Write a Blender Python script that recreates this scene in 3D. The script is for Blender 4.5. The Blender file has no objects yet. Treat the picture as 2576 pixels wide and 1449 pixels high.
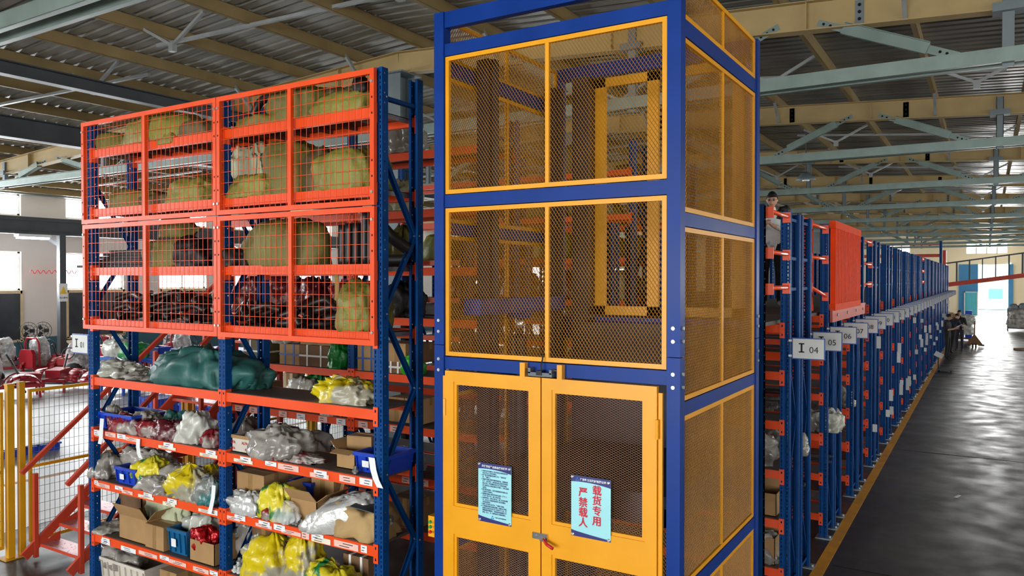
import bpy, bmesh, math, random
from mathutils import Vector, Matrix, noise
random.seed(7)
SC = bpy.context.scene
COL = SC.collection
# ------------------------------------------------------------------ camera
F_PX, CXP, CYP, HORIZON, CAM_H = 1940.0, 1288.0, 724.5, 702.0, 3.1
YAW = math.radians(31.6)
PITCH = math.atan((CYP - HORIZON) / F_PX)
cam = bpy.data.cameras.new('camera'); cam_o = bpy.data.objects.new('camera', cam); COL.objects.link(cam_o)
cam.sensor_fit = 'HORIZONTAL'; cam.sensor_width = 36.0; cam.lens = F_PX / 2576 * 36.0
cam.clip_start = 0.05; cam.clip_end = 400
cam_o.location = (0, 0, CAM_H); cam_o.rotation_euler = (math.pi / 2 - PITCH, 0, YAW)
SC.camera = cam_o
# ------------------------------------------------------------------ world, daylight, exposure
SC.view_settings.view_transform = 'Standard'; SC.view_settings.look = 'None'
SC.view_settings.gamma = 1.0; SC.view_settings.use_curve_mapping = False
SC.view_settings.exposure = 0.15
w = bpy.data.worlds.new('daylight_sky'); SC.world = w; w.use_nodes = True
bg = w.node_tree.nodes['Background']; bg.inputs[0].default_value = (0.86, 0.94, 1.0, 1); bg.inputs[1].default_value = 5.0
DAY = (1.0, 0.985, 0.96)
def daylight(name, loc, rot, sx, sy, power, col=DAY):
    l = bpy.data.lights.new(name, 'AREA'); l.shape = 'RECTANGLE'; l.size = sx; l.size_y = sy
    l.energy = power; l.color = col
    o = bpy.data.objects.new(name, l); COL.objects.link(o); o.location = loc; o.rotation_euler = rot
    return o
# building: X -28.5..10.5 (ridge at -9), Y -14..76.5
XL, XR, YB, YF, RIDGE = -28.5, 10.5, -14.0, 76.5, -9.0
WIN_Y = [15.38 + 3.72 * k for k in range(-7, 14)]      # left wall windows, 2.2 m wide
for y in WIN_Y:
    daylight('daylight_window', (XL - .34, y + 1.1, 3.38), (0, -math.pi / 2, 0), 1.34, 2.2, 430)
    daylight('daylight_window', (XL - .34, y + 1.1, 5.67), (0, -math.pi / 2, 0), .75, 2.2, 260)
for y in [-10 + 4.6 * k for k in range(0, 18)]:         # right wall windows, outside the frame
    daylight('daylight_window', (XR + .34, y + 1.5, 3.6), (0, math.pi / 2, 0), 2.2, 3.0, 70)
daylight('daylight_gate', (-3.2, YB - .4, 2.75), (math.pi / 2, 0, 0), 15.0, 5.3, 1850)   # open gates behind the viewer
daylight('daylight_doorway', (.58, YF + .4, 2.17), (-math.pi / 2, 0, 0), 2.4, 4.3, 2600)
daylight('daylight_window', (0, YF + .34, 5.75), (-math.pi / 2, 0, 0), 3.0, 1.0, 500)
daylight('daylight_window', (-6.8, YF + .34, 5.75), (-math.pi / 2, 0, 0), 2.1, 1.0, 350)

# ------------------------------------------------------------------ materials
def L(c): return tuple(((x / 255) / 12.92 if x / 255 <= .04045 else ((x / 255 + .055) / 1.055) ** 2.4) for x in c) + (1,)
MATS = {}
def M(name, col, rough=.5, metal=0.0, var=.12, scale=6.0, bump=0.0, bscale=60.0, spec=.5, col2=None, thr=.5, soft=.12, stretch=None, rvar=.1, alpha=1.0):
    m = bpy.data.materials.new(name); m.use_nodes = True; nt = m.node_tree; N = nt.nodes; K = nt.links
    b = N['Principled BSDF']; b.inputs['Metallic'].default_value = metal
    b.inputs['Specular IOR Level'].default_value = spec
    tc = N.new('ShaderNodeTexCoord'); src = tc.outputs['Object']
    if stretch:
        mp = N.new('ShaderNodeMapping'); mp.inputs['Scale'].default_value = stretch; K.new(src, mp.inputs[0]); src = mp.outputs[0]
    n = N.new('ShaderNodeTexNoise'); n.inputs['Scale'].default_value = scale; n.inputs['Detail'].default_value = 5; K.new(src, n.inputs['Vector'])
    r = N.new('ShaderNodeValToRGB'); c = L(col)
    lo = tuple(x * (1 - var) for x in c[:3]) + (1,); hi = tuple(min(1, x * (1 + var)) for x in c[:3]) + (1,)
    if col2: lo, hi = c, L(col2); r.color_ramp.elements[0].position = thr - soft; r.color_ramp.elements[1].position = thr + soft
    else: r.color_ramp.elements[0].position = .3; r.color_ramp.elements[1].position = .7
    r.color_ramp.elements[0].color = lo; r.color_ramp.elements[1].color = hi
    K.new(n.outputs['Fac'], r.inputs[0]); K.new(r.outputs[0], b.inputs['Base Color'])
    mr = N.new('ShaderNodeMapRange'); mr.inputs['To Min'].default_value = max(.02, rough - rvar); mr.inputs['To Max'].default_value = min(1, rough + rvar)
    K.new(n.outputs['Fac'], mr.inputs['Value']); K.new(mr.outputs[0], b.inputs['Roughness'])
    if bump:
        n2 = N.new('ShaderNodeTexNoise'); n2.inputs['Scale'].default_value = bscale; n2.inputs['Detail'].default_value = 3; K.new(src, n2.inputs['Vector'])
        bp = N.new('ShaderNodeBump'); bp.inputs['Strength'].default_value = bump; bp.inputs['Distance'].default_value = .02
        K.new(n2.outputs['Fac'], bp.inputs['Height']); K.new(bp.outputs[0], b.inputs['Normal'])
    if alpha < 1: b.inputs['Alpha'].default_value = alpha
    MATS[name] = m; return m
M('orange', (234, 76, 20), .38, 0, .07, 3, .05, 30)
M('orange_matte', (226, 68, 22), .65, 0, .1, 4, spec=.08)
M('orange_old', (186, 62, 40), .5, 0, .2, 4)
M('rack_blue', (4, 62, 122), .5, 0, .18, 5, spec=.12)
M('lift_blue', (0, 50, 130), .4, 0, .14, 2.5, spec=.22)
M('lift_dark', (22, 22, 44), .5, 0, .15, 3)
M('yellow', (232, 158, 0), .38, 0, .06, 3)
M('mesh_yellow', (160, 108, 24), .5, 0, .15, 3)
M('mesh_door', (142, 104, 72), .5, 0, .15, 3)
M('fence_yellow', (214, 158, 10), .5, 0, .12, 4)
M('stair_red', (196, 66, 40), .5, 0, .14, 3)
M('tread', (208, 158, 160), .3, .5, .15, 30, .5, 60)
M('deck', (92, 82, 76), .7, 0, .22, 3, .1, 40)
M('deck_steel', (150, 152, 156), .4, .7, .25, 6)
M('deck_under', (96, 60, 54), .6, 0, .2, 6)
M('galv', (176, 182, 184), .38, .7, .18, 5)
M('bolt', (205, 208, 210), .3, .8, .1, 20)
M('sack', (106, 102, 44), .62, 0, .28, 3.2, .35, 26)
M('sack_green', (126, 126, 54), .55, 0, .25, 3.5, .35, 26)
M('sack_brown', (92, 82, 50), .65, 0, .28, 3.5, .35, 26)
M('sack_pale', (176, 180, 146), .6, 0, .2, 4, .35, 26)
M('rubber', (26, 25, 24), .45, 0, .3, 5)
M('black', (18, 18, 19), .6, 0, .3, 5)
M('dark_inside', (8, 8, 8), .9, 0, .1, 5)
M('tarp', (38, 88, 84), .5, 0, .3, 3, .25, 16)
M('film', (202, 204, 196), .18, 0, .1, 4, .35, 12, col2=(140, 138, 124), thr=.52, soft=.22)
M('film_grey', (176, 172, 164), .2, 0, .1, 5, .35, 12, col2=(104, 96, 90), thr=.52, soft=.2)
M('film_white', (214, 214, 206), .3, 0, .1, 6, .4, 18, col2=(160, 160, 150), thr=.52, soft=.2)
M('film_red', (134, 34, 44), .25, 0, .1, 5, .5, 16, col2=(158, 150, 144), thr=.56, soft=.06)
M('film_maroon', (92, 30, 40), .25, 0, .1, 6, .5, 16, col2=(170, 150, 150), thr=.62, soft=.06)
M('film_yellow', (212, 190, 24), .28, 0, .1, 4, .3, 12, col2=(158, 152, 132), thr=.52, soft=.04)
M('film_yellowgreen', (216, 200, 44), .3, 0, .1, 7, .4, 16, col2=(28, 120, 58), thr=.55, soft=.04)
M('film_teal', (128, 132, 128), .25, 0, .1, 6, .5, 16, col2=(50, 112, 112), thr=.55, soft=.06)
M('film_green', (30, 140, 60), .35, 0, .25, 5, .4, 16)
M('film_lime', (66, 178, 40), .35, 0, .25, 5, .4, 16)
M('foil_red', (176, 18, 26), .18, .4, .3, 12, .6, 30)
M('silver', (206, 206, 204), .28, .3, .12, 4, .5, 14)
M('pinkred', (196, 60, 70), .35, 0, .2, 6, .3, 16)
M('canvas', (176, 146, 98), .75, 0, .18, 4, .3, 14)
M('card', (164, 128, 84), .8, 0, .12, 5)
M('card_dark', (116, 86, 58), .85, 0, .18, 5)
M('card_pale', (196, 176, 140), .8, 0, .1, 5)
M('tape', (150, 118, 74), .25, 0, .1, 8)
M('carton_white', (206, 198, 186), .7, 0, .08, 5)
M('strap_white', (226, 226, 222), .5, 0, .05, 8)
M('strap_blue', (46, 84, 150), .5, 0, .1, 8)
M('straw', (150, 132, 76), .8, 0, .2, 20)
M('crate_blue', (16, 62, 182), .4, 0, .08, 5)
M('crate_teal', (10, 92, 140), .45, 0, .1, 5)
M('paper', (232, 234, 236), .75, 0, .03, 8)
M('paper_pink', (236, 190, 178), .75, 0, .05, 8)
M('paper_cream', (232, 222, 200), .75, 0, .05, 8)
M('ink', (40, 44, 54), .8, 0, .1, 20)
M('ink_black', (26, 26, 28), .7, 0, .1, 20)
M('print_red', (196, 10, 46), .5, 0, .03, 20)
M('logo_red', (170, 30, 34), .6, 0, .05, 20)
M('sign_navy', (38, 40, 112), .4, 0, .05, 6)
M('sign_blue', (24, 70, 150), .4, 0, .05, 6)
M('sign_light_blue', (46, 120, 196), .4, 0, .05, 6)
M('sign_white', (222, 226, 228), .35, 0, .03, 6)
M('sign_grey', (206, 208, 206), .45, 0, .06, 6)
M('sign_sky', (160, 222, 228), .35, 0, .06, 2)
M('chrome', (210, 212, 214), .18, .95, .06, 6)
M('lock_grey', (96, 104, 110), .5, .3, .12, 20)
M('red_plastic', (190, 26, 30), .4, 0, .06, 6)
M('green_button', (30, 150, 60), .35, 0, .05, 6)
M('metal_part', (150, 150, 146), .32, .7, .35, 20)
M('pvc_white', (206, 210, 206), .4, 0, .12, 20)
M('workshop_floor', (196, 196, 194), .4, 0, .06, .5)
M('cream', (172, 148, 100), .6, 0, .1, 2, .05, 20)
M('purlin', (142, 120, 78), .6, 0, .14, 2)
M('roof_steel', (142, 140, 132), .34, .35, .18, 1.2, 0, 20, rvar=.08)
M('truss_green', (122, 138, 132), .42, .25, .14, 3)
M('steel_dark', (70, 74, 78), .5, .2, .16, 2)
M('steel_grey', (112, 122, 126), .5, .2, .14, 2)
M('strut', (168, 172, 172), .4, .4, .15, 3)
M('wall_paint', (206, 200, 194), .8, 0, .07, .6, .05, 14)
M('wall_cream', (236, 222, 190), .8, 0, .05, .5)
M('wall_teal', (52, 96, 112), .7, 0, .1, 1)
M('win_frame', (210, 210, 206), .5, 0, .05, 4)
M('win_dark', (52, 56, 62), .18, 0, .25, 2)
M('door_blue', (70, 140, 190), .5, 0, .05, 2)
M('door_cyan', (90, 190, 206), .5, 0, .05, 2)
M('bldg_pale', (196, 232, 240), .7, 0, .05, .4)
M('outdoor', (196, 198, 196), .8, 0, .06, .4)
M('line_yellow', (206, 140, 20), .6, 0, .18, 5, col2=None)
M('tractor_red', (158, 22, 36), .35, 0, .12, 4)
M('pallet_blue', (24, 70, 190), .45, 0, .08, 4)
M('bench_blue', (36, 92, 190), .45, 0, .08, 4)
M('skin', (198, 150, 124), .55, 0, .06, 10)
M('hair', (20, 17, 17), .5, 0, .25, 30, .4, 60)
M('hoodie', (228, 230, 228), .8, 0, .1, 7, .3, 18, col2=(110, 112, 110), thr=.62, soft=.08)
M('shirt_white', (226, 226, 224), .8, 0, .04, 6)
M('trousers_black', (22, 22, 24), .85, 0, .25, 8, .2, 20)
M('cloth_black', (26, 26, 30), .85, 0, .25, 8, .2, 20)
M('cloth_navy', (34, 36, 52), .85, 0, .25, 8, .2, 20)
M('shoe_beige', (196, 186, 170), .7, 0, .08, 12)
M('shoe_black', (18, 18, 18), .55, 0, .2, 12)
M('lamp_white', (236, 240, 244), .3, 0, .03, 6)
M('warn_yellow', (230, 190, 30), .5, 0, .05, 6)
def emission(name, col, s):
    m = bpy.data.materials.new(name); m.use_nodes = True
    b = m.node_tree.nodes['Principled BSDF']; b.inputs['Base Color'].default_value = (.8, .8, .8, 1)
    b.inputs['Emission Color'].default_value = col; b.inputs['Emission Strength'].default_value = s; MATS[name] = m
emission('lamp_glow', (.9, .97, 1, 1), 14)
def glass(name, tint, mixf):
    m = bpy.data.materials.new(name); m.use_nodes = True; nt = m.node_tree; N = nt.nodes; nt.nodes.remove(N['Principled BSDF'])
    t = N.new('ShaderNodeBsdfTransparent'); t.inputs[0].default_value = tint; g = N.new('ShaderNodeBsdfGlossy'); g.inputs['Roughness'].default_value = .05
    x = N.new('ShaderNodeMixShader'); x.inputs[0].default_value = mixf
    nt.links.new(t.outputs[0], x.inputs[1]); nt.links.new(g.outputs[0], x.inputs[2]); nt.links.new(x.outputs[0], N['Material Output'].inputs[0]); MATS[name] = m
glass('pane', (.96, .98, 1, 1), .06)
def film_clear(name, col, a):
    m = bpy.data.materials.new(name); m.use_nodes = True; nt = m.node_tree; N = nt.nodes; b = N['Principled BSDF']
    b.inputs['Base Color'].default_value = col; b.inputs['Roughness'].default_value = .2
    tc = N.new('ShaderNodeTexCoord'); n = N.new('ShaderNodeTexNoise'); n.inputs['Scale'].default_value = 9; nt.links.new(tc.outputs['Object'], n.inputs['Vector'])
    mr = N.new('ShaderNodeMapRange'); mr.inputs['From Min'].default_value = .35; mr.inputs['From Max'].default_value = .7; mr.inputs['To Min'].default_value = a * .5; mr.inputs['To Max'].default_value = min(1, a * 1.5)
    nt.links.new(n.outputs['Fac'], mr.inputs['Value']); nt.links.new(mr.outputs[0], b.inputs['Alpha'])
    bp = N.new('ShaderNodeBump'); bp.inputs['Strength'].default_value = .6; bp.inputs['Distance'].default_value = .02; nt.links.new(n.outputs['Fac'], bp.inputs['Height']); nt.links.new(bp.outputs[0], b.inputs['Normal']); MATS[name] = m
film_clear('clear_film', (.85, .86, .86, 1), .42)
def concrete():
    m = bpy.data.materials.new('concrete'); m.use_nodes = True; nt = m.node_tree; N = nt.nodes; K = nt.links; b = N['Principled BSDF']
    tc = N.new('ShaderNodeTexCoord'); n = N.new('ShaderNodeTexNoise'); n.inputs['Scale'].default_value = .7; n.inputs['Detail'].default_value = 8; K.new(tc.outputs['Object'], n.inputs['Vector'])
    r = N.new('ShaderNodeValToRGB'); e = r.color_ramp.elements; e[0].position = .3; e[0].color = L((50, 47, 45)); e[1].position = .72; e[1].color = L((74, 70, 66)); K.new(n.outputs['Fac'], r.inputs[0])
    # darker tyre trails and scuffs with shapes of their own
    mp = N.new('ShaderNodeMapping'); mp.inputs['Scale'].default_value = (1.6, .12, 1); mp.inputs['Rotation'].default_value = (0, 0, .12); K.new(tc.outputs['Object'], mp.inputs[0])
    n3 = N.new('ShaderNodeTexNoise'); n3.inputs['Scale'].default_value = 1.1; n3.inputs['Detail'].default_value = 4; K.new(mp.outputs[0], n3.inputs['Vector'])
    r3 = N.new('ShaderNodeValToRGB'); r3.color_ramp.elements[0].position = .42; r3.color_ramp.elements[0].color = (.62, .62, .62, 1); r3.color_ramp.elements[1].position = .58; r3.color_ramp.elements[1].color = (1, 1, 1, 1); K.new(n3.outputs['Fac'], r3.inputs[0])
    mx = N.new('ShaderNodeMix'); mx.data_type = 'RGBA'; mx.blend_type = 'MULTIPLY'; mx.inputs['Factor'].default_value = 1; K.new(r.outputs[0], mx.inputs['A']); K.new(r3.outputs[0], mx.inputs['B']); K.new(mx.outputs['Result'], b.inputs['Base Color'])
    n2 = N.new('ShaderNodeTexNoise'); n2.inputs['Scale'].default_value = 2.2; n2.inputs['Detail'].default_value = 6; K.new(tc.outputs['Object'], n2.inputs['Vector'])
    mr = N.new('ShaderNodeMapRange'); mr.inputs['From Min'].default_value = .35; mr.inputs['From Max'].default_value = .65; mr.inputs['To Min'].default_value = .33; mr.inputs['To Max'].default_value = .55; K.new(n2.outputs['Fac'], mr.inputs['Value']); K.new(mr.outputs[0], b.inputs['Roughness'])
    bp = N.new('ShaderNodeBump'); bp.inputs['Strength'].default_value = .03; bp.inputs['Distance'].default_value = .02; K.new(n2.outputs['Fac'], bp.inputs['Height']); K.new(bp.outputs[0], b.inputs['Normal']); MATS['concrete'] = m
concrete()

# ------------------------------------------------------------------ helpers
def ray(px, py):
    a = (px - CXP) / F_PX; b = -(py - CYP) / F_PX
    fy = math.cos(PITCH) + b * math.sin(PITCH); fz = -math.sin(PITCH) + b * math.cos(PITCH)
    c, s = math.cos(YAW), math.sin(YAW)
    return (-s * fy + c * a, c * fy + s * a, fz)
def onY(px, py, Y): r = ray(px, py); k = Y / r[1]; return (r[0] * k, Y, CAM_H + r[2] * k)
def onX(px, py, X): r = ray(px, py); k = X / r[0]; return (X, r[1] * k, CAM_H + r[2] * k)
def xa(px, Y): return onY(px, HORIZON, Y)[0]
def za(px, py, Y): return onY(px, py, Y)[2]

def tag(o, label=None, cat=None, group=None, kind=None):
    if label: o['label'] = label
    if cat: o['category'] = cat
    if group: o['group'] = group
    if kind: o['kind'] = kind
    return o
def empty(name, loc, label=None, cat=None, group=None, rz=0, kind=None):
    o = bpy.data.objects.new(name, None); COL.objects.link(o); o.location = loc; o.rotation_euler = (0, 0, rz)
    o.empty_display_size = .05
    return tag(o, label, cat, group, kind)
def link(name, me, parent=None, loc=None, rot=None):
    o = bpy.data.objects.new(name, me); COL.objects.link(o)
    if parent: o.parent = parent
    if loc is not None: o.location = loc
    if rot is not None: o.rotation_euler = rot
    return o
def dup(root, loc, label=None, group=None, rz=None, scale=None):
    def cp(o, par):
        c = o.copy(); COL.objects.link(c); c.parent = par
        for ch in KIDS.get(o.name, list(o.children)): cp(ch, c)
        return c
    r = cp(root, None); r.location = loc
    if rz is not None: r.rotation_euler = (0, 0, rz)
    if scale: r.scale = scale
    if label: r['label'] = label
    if group: r['group'] = group
    return r
KIDS = {}
class MB:
    def __init__(s): s.v = []; s.f = []; s.m = []
    def quad(s, a, b, c, d, mi=0):
        n = len(s.v); s.v += [a, b, c, d]; s.f.append((n, n + 1, n + 2, n + 3)); s.m.append(mi)
    def box(s, x0, x1, y0, y1, z0, z1, mi=0):
        if x0 > x1: x0, x1 = x1, x0
        if y0 > y1: y0, y1 = y1, y0
        if z0 > z1: z0, z1 = z1, z0
        n = len(s.v)
        s.v += [(x0, y0, z0), (x1, y0, z0), (x1, y1, z0), (x0, y1, z0), (x0, y0, z1), (x1, y0, z1), (x1, y1, z1), (x0, y1, z1)]
        for q in ((0, 3, 2, 1), (4, 5, 6, 7), (0, 1, 5, 4), (1, 2, 6, 5), (2, 3, 7, 6), (3, 0, 4, 7)):
            s.f.append(tuple(n + i for i in q)); s.m.append(mi)
        return s
    def bar(s, p, q, w, h, up=(0, 0, 1), mi=0):
        p, q = Vector(p), Vector(q); d = (q - p).normalized(); u = Vector(up)
        if abs(d.dot(u)) > .95: u = Vector((0, 1, 0))
        r = d.cross(u).normalized(); u = r.cross(d).normalized(); n = len(s.v)
        for e in (p, q):
            for a, b in ((-1, -1), (1, -1), (1, 1), (-1, 1)): s.v.append(tuple(e + r * (a * w / 2) + u * (b * h / 2)))
        for f in ((0, 3, 2, 1), (4, 5, 6, 7), (0, 1, 5, 4), (1, 2, 6, 5), (2, 3, 7, 6), (3, 0, 4, 7)):
            s.f.append(tuple(n + i for i in f)); s.m.append(mi)
        return s
    def cbar(s, p, q, w, h, up=(0, 0, 1), t=.006, mi=0):      # C-channel open on the -r side
        p, q = Vector(p), Vector(q); d = (q - p).normalized(); u = Vector(up)
        if abs(d.dot(u)) > .95: u = Vector((0, 1, 0))
        r = d.cross(u).normalized(); u = r.cross(d).normalized()
        s.bar(p + r * (w / 2 - t / 2), q + r * (w / 2 - t / 2), t, h, u, mi)
        for b in (-1, 1): s.bar(p + u * b * (h / 2 - t / 2), q + u * b * (h / 2 - t / 2), w, t, u, mi)
        return s
    def tube(s, pts, r, n=8, cap=True, mi=0, radii=None):
        pts = [Vector(p) for p in pts]; base = len(s.v); prev = None
        for i, p in enumerate(pts):
            d = (pts[min(i + 1, len(pts) - 1)] - pts[max(i - 1, 0)]).normalized()
            if prev is None: a = d.orthogonal().normalized()
            else:
                a = prev - d * prev.dot(d)
                a = a.normalized() if a.length > 1e-6 else d.orthogonal().normalized()
            prev = a; b = d.cross(a); rr = radii[i] if radii else r
            for k in range(n): t = 2 * math.pi * k / n; s.v.append(tuple(p + (a * math.cos(t) + b * math.sin(t)) * rr))
        for i in range(len(pts) - 1):
            for k in range(n):
                k2 = (k + 1) % n; s.f.append((base + i * n + k, base + i * n + k2, base + (i + 1) * n + k2, base + (i + 1) * n + k)); s.m.append(mi)
        if cap:
            s.f.append(tuple(base + k for k in reversed(range(n)))); s.m.append(mi)
            e = base + (len(pts) - 1) * n; s.f.append(tuple(e + k for k in range(n))); s.m.append(mi)
        return s
    def lathe(s, c, prof, n=16, mi=0, axis='z'):
        base = len(s.v)
        for r, z in prof:
            for k in range(n):
                t = 2 * math.pi * k / n; x, y = r * math.cos(t), r * math.sin(t)
                if axis == 'z': s.v.append((c[0] + x, c[1] + y, c[2] + z))
                elif axis == 'y': s.v.append((c[0] + x, c[1] + z, c[2] + y))
                else: s.v.append((c[0] + z, c[1] + x, c[2] + y))
        for i in range(len(prof) - 1):
            for k in range(n):
                k2 = (k + 1) % n; s.f.append((base + i * n + k, base + i * n + k2, base + (i + 1) * n + k2, base + (i + 1) * n + k)); s.m.append(mi)
        s.f.append(tuple(base + k for k in reversed(range(n)))); s.m.append(mi)
        e = base + (len(prof) - 1) * n; s.f.append(tuple(e + k for k in range(n))); s.m.append(mi)
        return s
    def mesh(s, name, mats, smooth=False, org=(0, 0, 0)):
        me = bpy.data.meshes.new(name)
        ox, oy, oz = org
        me.from_pydata([(x - ox, y - oy, z - oz) for x, y, z in s.v] if any(org) else s.v, [], s.f)
        if isinstance(mats, str): mats = [mats]
        for m in mats: me.materials.append(MATS[m])
        if len(mats) > 1: me.polygons.foreach_set('material_index', s.m)
        if smooth: me.polygons.foreach_set('use_smooth', [True] * len(me.polygons))
        return me
    def build(s, name, mats, parent=None, smooth=False, org=None, **kw):
        """in a thing: coordinates are world ones, org is the thing's base"""
        if parent is None and org is None:
            xs = [v[0] for v in s.v]; ys = [v[1] for v in s.v]; org = ((min(xs) + max(xs)) / 2, (min(ys) + max(ys)) / 2, min(v[2] for v in s.v))
        if org is None: org = ROOT[0]
        o = link(name, s.mesh(name, mats, smooth, org), parent)
        if parent is None: o.location = org
        return tag(o, **kw)
ROOT = [(0, 0, 0)]
def root(name, loc, label, cat, group=None, kind=None):
    ROOT[0] = tuple(loc); return empty(name, loc, label, cat, group, kind=kind)
def text_mesh(s, size, font_bold=0.0, align='CENTER', spacing=1.0, line=1.0):
    c = bpy.data.curves.new('text', 'FONT'); c.body = s; c.size = size; c.align_x = align; c.align_y = 'CENTER'; c.offset = font_bold
    c.space_character = spacing; c.space_line = line; c.resolution_u = 3
    o = bpy.data.objects.new('text', c); COL.objects.link(o)
    me = bpy.data.meshes.new_from_object(o.evaluated_get(bpy.context.evaluated_depsgraph_get()))
    bpy.data.objects.remove(o); bpy.data.curves.remove(c); return me
def text_obj(name, s, size, mat, parent, loc, rot, bold=0.0, **k):
    me = text_mesh(s, size, bold, **k); me.materials.clear(); me.materials.append(MATS[mat])
    return link(name, me, parent, loc, rot)
# ------------------------------------------------------------------ lettering (made first, while the scene is small)
TXT = {}
def T(key, s, size, mat, bold=0.0, **k):
    me = text_mesh(s, size, bold, **k); me.materials.clear(); me.materials.append(MATS[mat]); TXT[key] = me
for n in range(4, 40): T('n%02d' % n, '%02d' % n, .085, 'ink_black')
T('n01', '01', .085, 'ink_black')
T('I', 'I', .12, 'ink_black', .004)
T('title', '升降作业平台安全操作规范', .0175, 'sign_white', .0006)
BODY = ['1. 升降作业平台操作人员必须经过必要的操作培', '    训后才可以上岗使用操作。', '2. 请严格按照载重规定操作工作，严禁超负荷', '    载，严禁载人！',
        '3. 设备应放置在坚固平整的地面作业，起降时请', '    关下、关好栅栏，操作前检查各部位行程限位', '    是否正常，钢丝绳是否完好及保持清洁润滑，', '    确保装载货心在重点面内方可起升，以免台面失', '    去稳定。',
        '4. 请不要超时操作，以防超温或者烧坏电机之后', '    才能进行升降停止。', '5. 设备操作面板按操作时间进行操作，按下“上', '    升”或“下降”按钮，看工作台升降。', '6. 出现异常时，先停止运行后，看工作台检修情',
        '    况，由专业人员操作检修电气有关问题后，', '    以防造成损伤。', '7. 设备工作中停止运行时，严禁停下货物。', '8. 不得随意调整安全限位装置，如要自行调整，', '    检查时必须由专业技术人员进行下工作，如', '    需要随意调整限位，可能造成设备重要工作', '    危险，给人、车、物等造成不必要的损伤。']
T('body', '\n'.join(BODY), .0086, 'sign_navy', .00015, align='LEFT', line=1.18)
T('foot', '广东聊力王机械有限公司', .0105, 'sign_navy', .0004)
T('head2', '广东聊力王机械有限公司', .0165, 'sign_white', .0006)
def embolden(me, d):
    vs = [tuple(v.co) for v in me.vertices]; fs = [tuple(q.vertices) for q in me.polygons]; V, Q = [], []
    for k, (dx, dy) in enumerate(((0, 0), (d, 0), (-d, 0), (0, d * .6), (0, -d * .6))):
        n = len(V); V += [(x + dx, y + dy, z + .00001 * k) for x, y, z in vs]; Q += [tuple(i + n for i in f) for f in fs]
    m2 = bpy.data.meshes.new('text'); m2.from_pydata(V, [], Q); m2.materials.append(me.materials[0]); return m2
for c in '载货专用严禁人': T('c' + c, c, .078, 'print_red'); TXT['c' + c] = embolden(TXT['c' + c], .0026)
T('box_a', 'ALFA', .034, 'logo_red', .0012); T('box_n', '493', .04, 'ink'); T('two', '2', .05, 'ink')
T('bag_h', '五金', .05, 'logo_red', .001)
T('b_up', '上', .03, 'ink_black'); T('b_dn', '下', .03, 'ink_black'); T('b_st', '停', .03, 'ink_black')
T('warn', '当心触电', .07, 'ink_black')
T('crate_t', 'ZJ-6506', .022, 'ink')
def put(key, name, parent, loc, rot=(math.pi / 2, 0, 0)): return link(name, TXT[key], parent, loc, rot)

# ------------------------------------------------------------------ building shell
ROOT[0] = (0, 0, 0)
def struct(name, mb, mats, parent=None, **k):
    o = mb.build(name, mats, parent, org=(0, 0, 0)) if parent is None else mb.build(name, mats, parent)
    if parent is None: o['kind'] = 'structure'
    return o
floor = struct('floor', MB().box(XL - .3, XR + .3, YB - .3, YF + .3, -.2, 0), 'concrete')
struct('floor_workshop', MB().box(XL, -10.2, YB, YF, 0, .003), 'workshop_floor')
line = struct('aisle_line', MB().box(-1.56, -1.44, -8, 74, 0.0005, .004), 'line_yellow', floor)
struct('aisle_line', MB().box(-12.6, -12.48, -6, 60, .003, .006), 'line_yellow', floor)
for yy in (2.3, 8.9, 15.6, 22.3, 29): struct('floor_joint', MB().box(-1.4, XR, yy, yy + .012, .0003, .002), 'dark_inside', floor)
struct('ground_outside', MB().box(-60, 60, YF + .3, YF + 60, -.25, -.05), 'outdoor')

def wall(name, axis, c, t, u0, u1, z0, z1, holes, mat, dado=None):
    """wall in plane axis=c..c+t with rectangular openings (ua,ub,za,zb)"""
    us = sorted({u0, u1} | {h[0] for h in holes} | {h[1] for h in holes}); mb = MB()
    for a, b in zip(us, us[1:]):
        zs = [z0]; mid = (a + b) / 2
        for h in sorted((h for h in holes if h[0] < mid < h[1]), key=lambda h: h[2]): zs += [h[2], h[3]]
        zs.append(z1)
        for i in range(0, len(zs), 2):
            if zs[i + 1] - zs[i] > .001:
                if axis == 'x': mb.box(c, c + t, a, b, zs[i], zs[i + 1])
                else: mb.box(a, b, c, c + t, zs[i], zs[i + 1])
    return struct(name, mb, mat)
def zr(x): return 7.15 - .058 * abs(x - RIDGE)              # top of the rafters
holes = [(y, y + 2.2, 2.71, 4.05) for y in WIN_Y] + [(y, y + 2.2, 5.3, 6.05) for y in WIN_Y]
wl = wall('wall_left', 'x', XL - .25, .25, YB, YF, 0, 6.25, holes, 'wall_paint')
struct('baseboard_left', MB().box(XL, XL + .02, YB, YF, 0, 1.05), 'wall_teal')
n = 0
for y in WIN_Y:
    n += 1
    for z0, z1 in ((2.71, 4.05), (5.3, 6.05)):
        wn = struct('window_%d' % n, MB().box(XL - .16, XL - .15, y, y + 2.2, z0, z1), 'pane')
        fr = MB()
        for a, b in ((y, y + .07), (y + 2.13, y + 2.2), (y + 1.07, y + 1.13)): fr.box(XL - .2, XL - .1, a, b, z0, z1)
        fr.box(XL - .2, XL - .1, y, y + 2.2, z0, z0 + .06).box(XL - .2, XL - .1, y, y + 2.2, z1 - .06, z1)
        struct('window_frame', fr, 'win_frame', wn)
    # darker lower casement with its own frame
    lo = struct('window_%d' % n, MB().box(XL + .002, XL + .03, y + .05, y + 2.15, 1.0, 2.6), 'win_dark')
    fr = MB()
    for a, b in ((y - .03, y + .06), (y + 2.14, y + 2.23), (y + 1.06, y + 1.14)): fr.box(XL, XL + .07, a, b, .95, 2.7)
    fr.box(XL, XL + .07, y, y + 2.2, .92, 1.0).box(XL, XL + .07, y, y + 2.2, 2.6, 2.7)
    struct('window_frame', fr, 'card_pale', lo)
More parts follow.
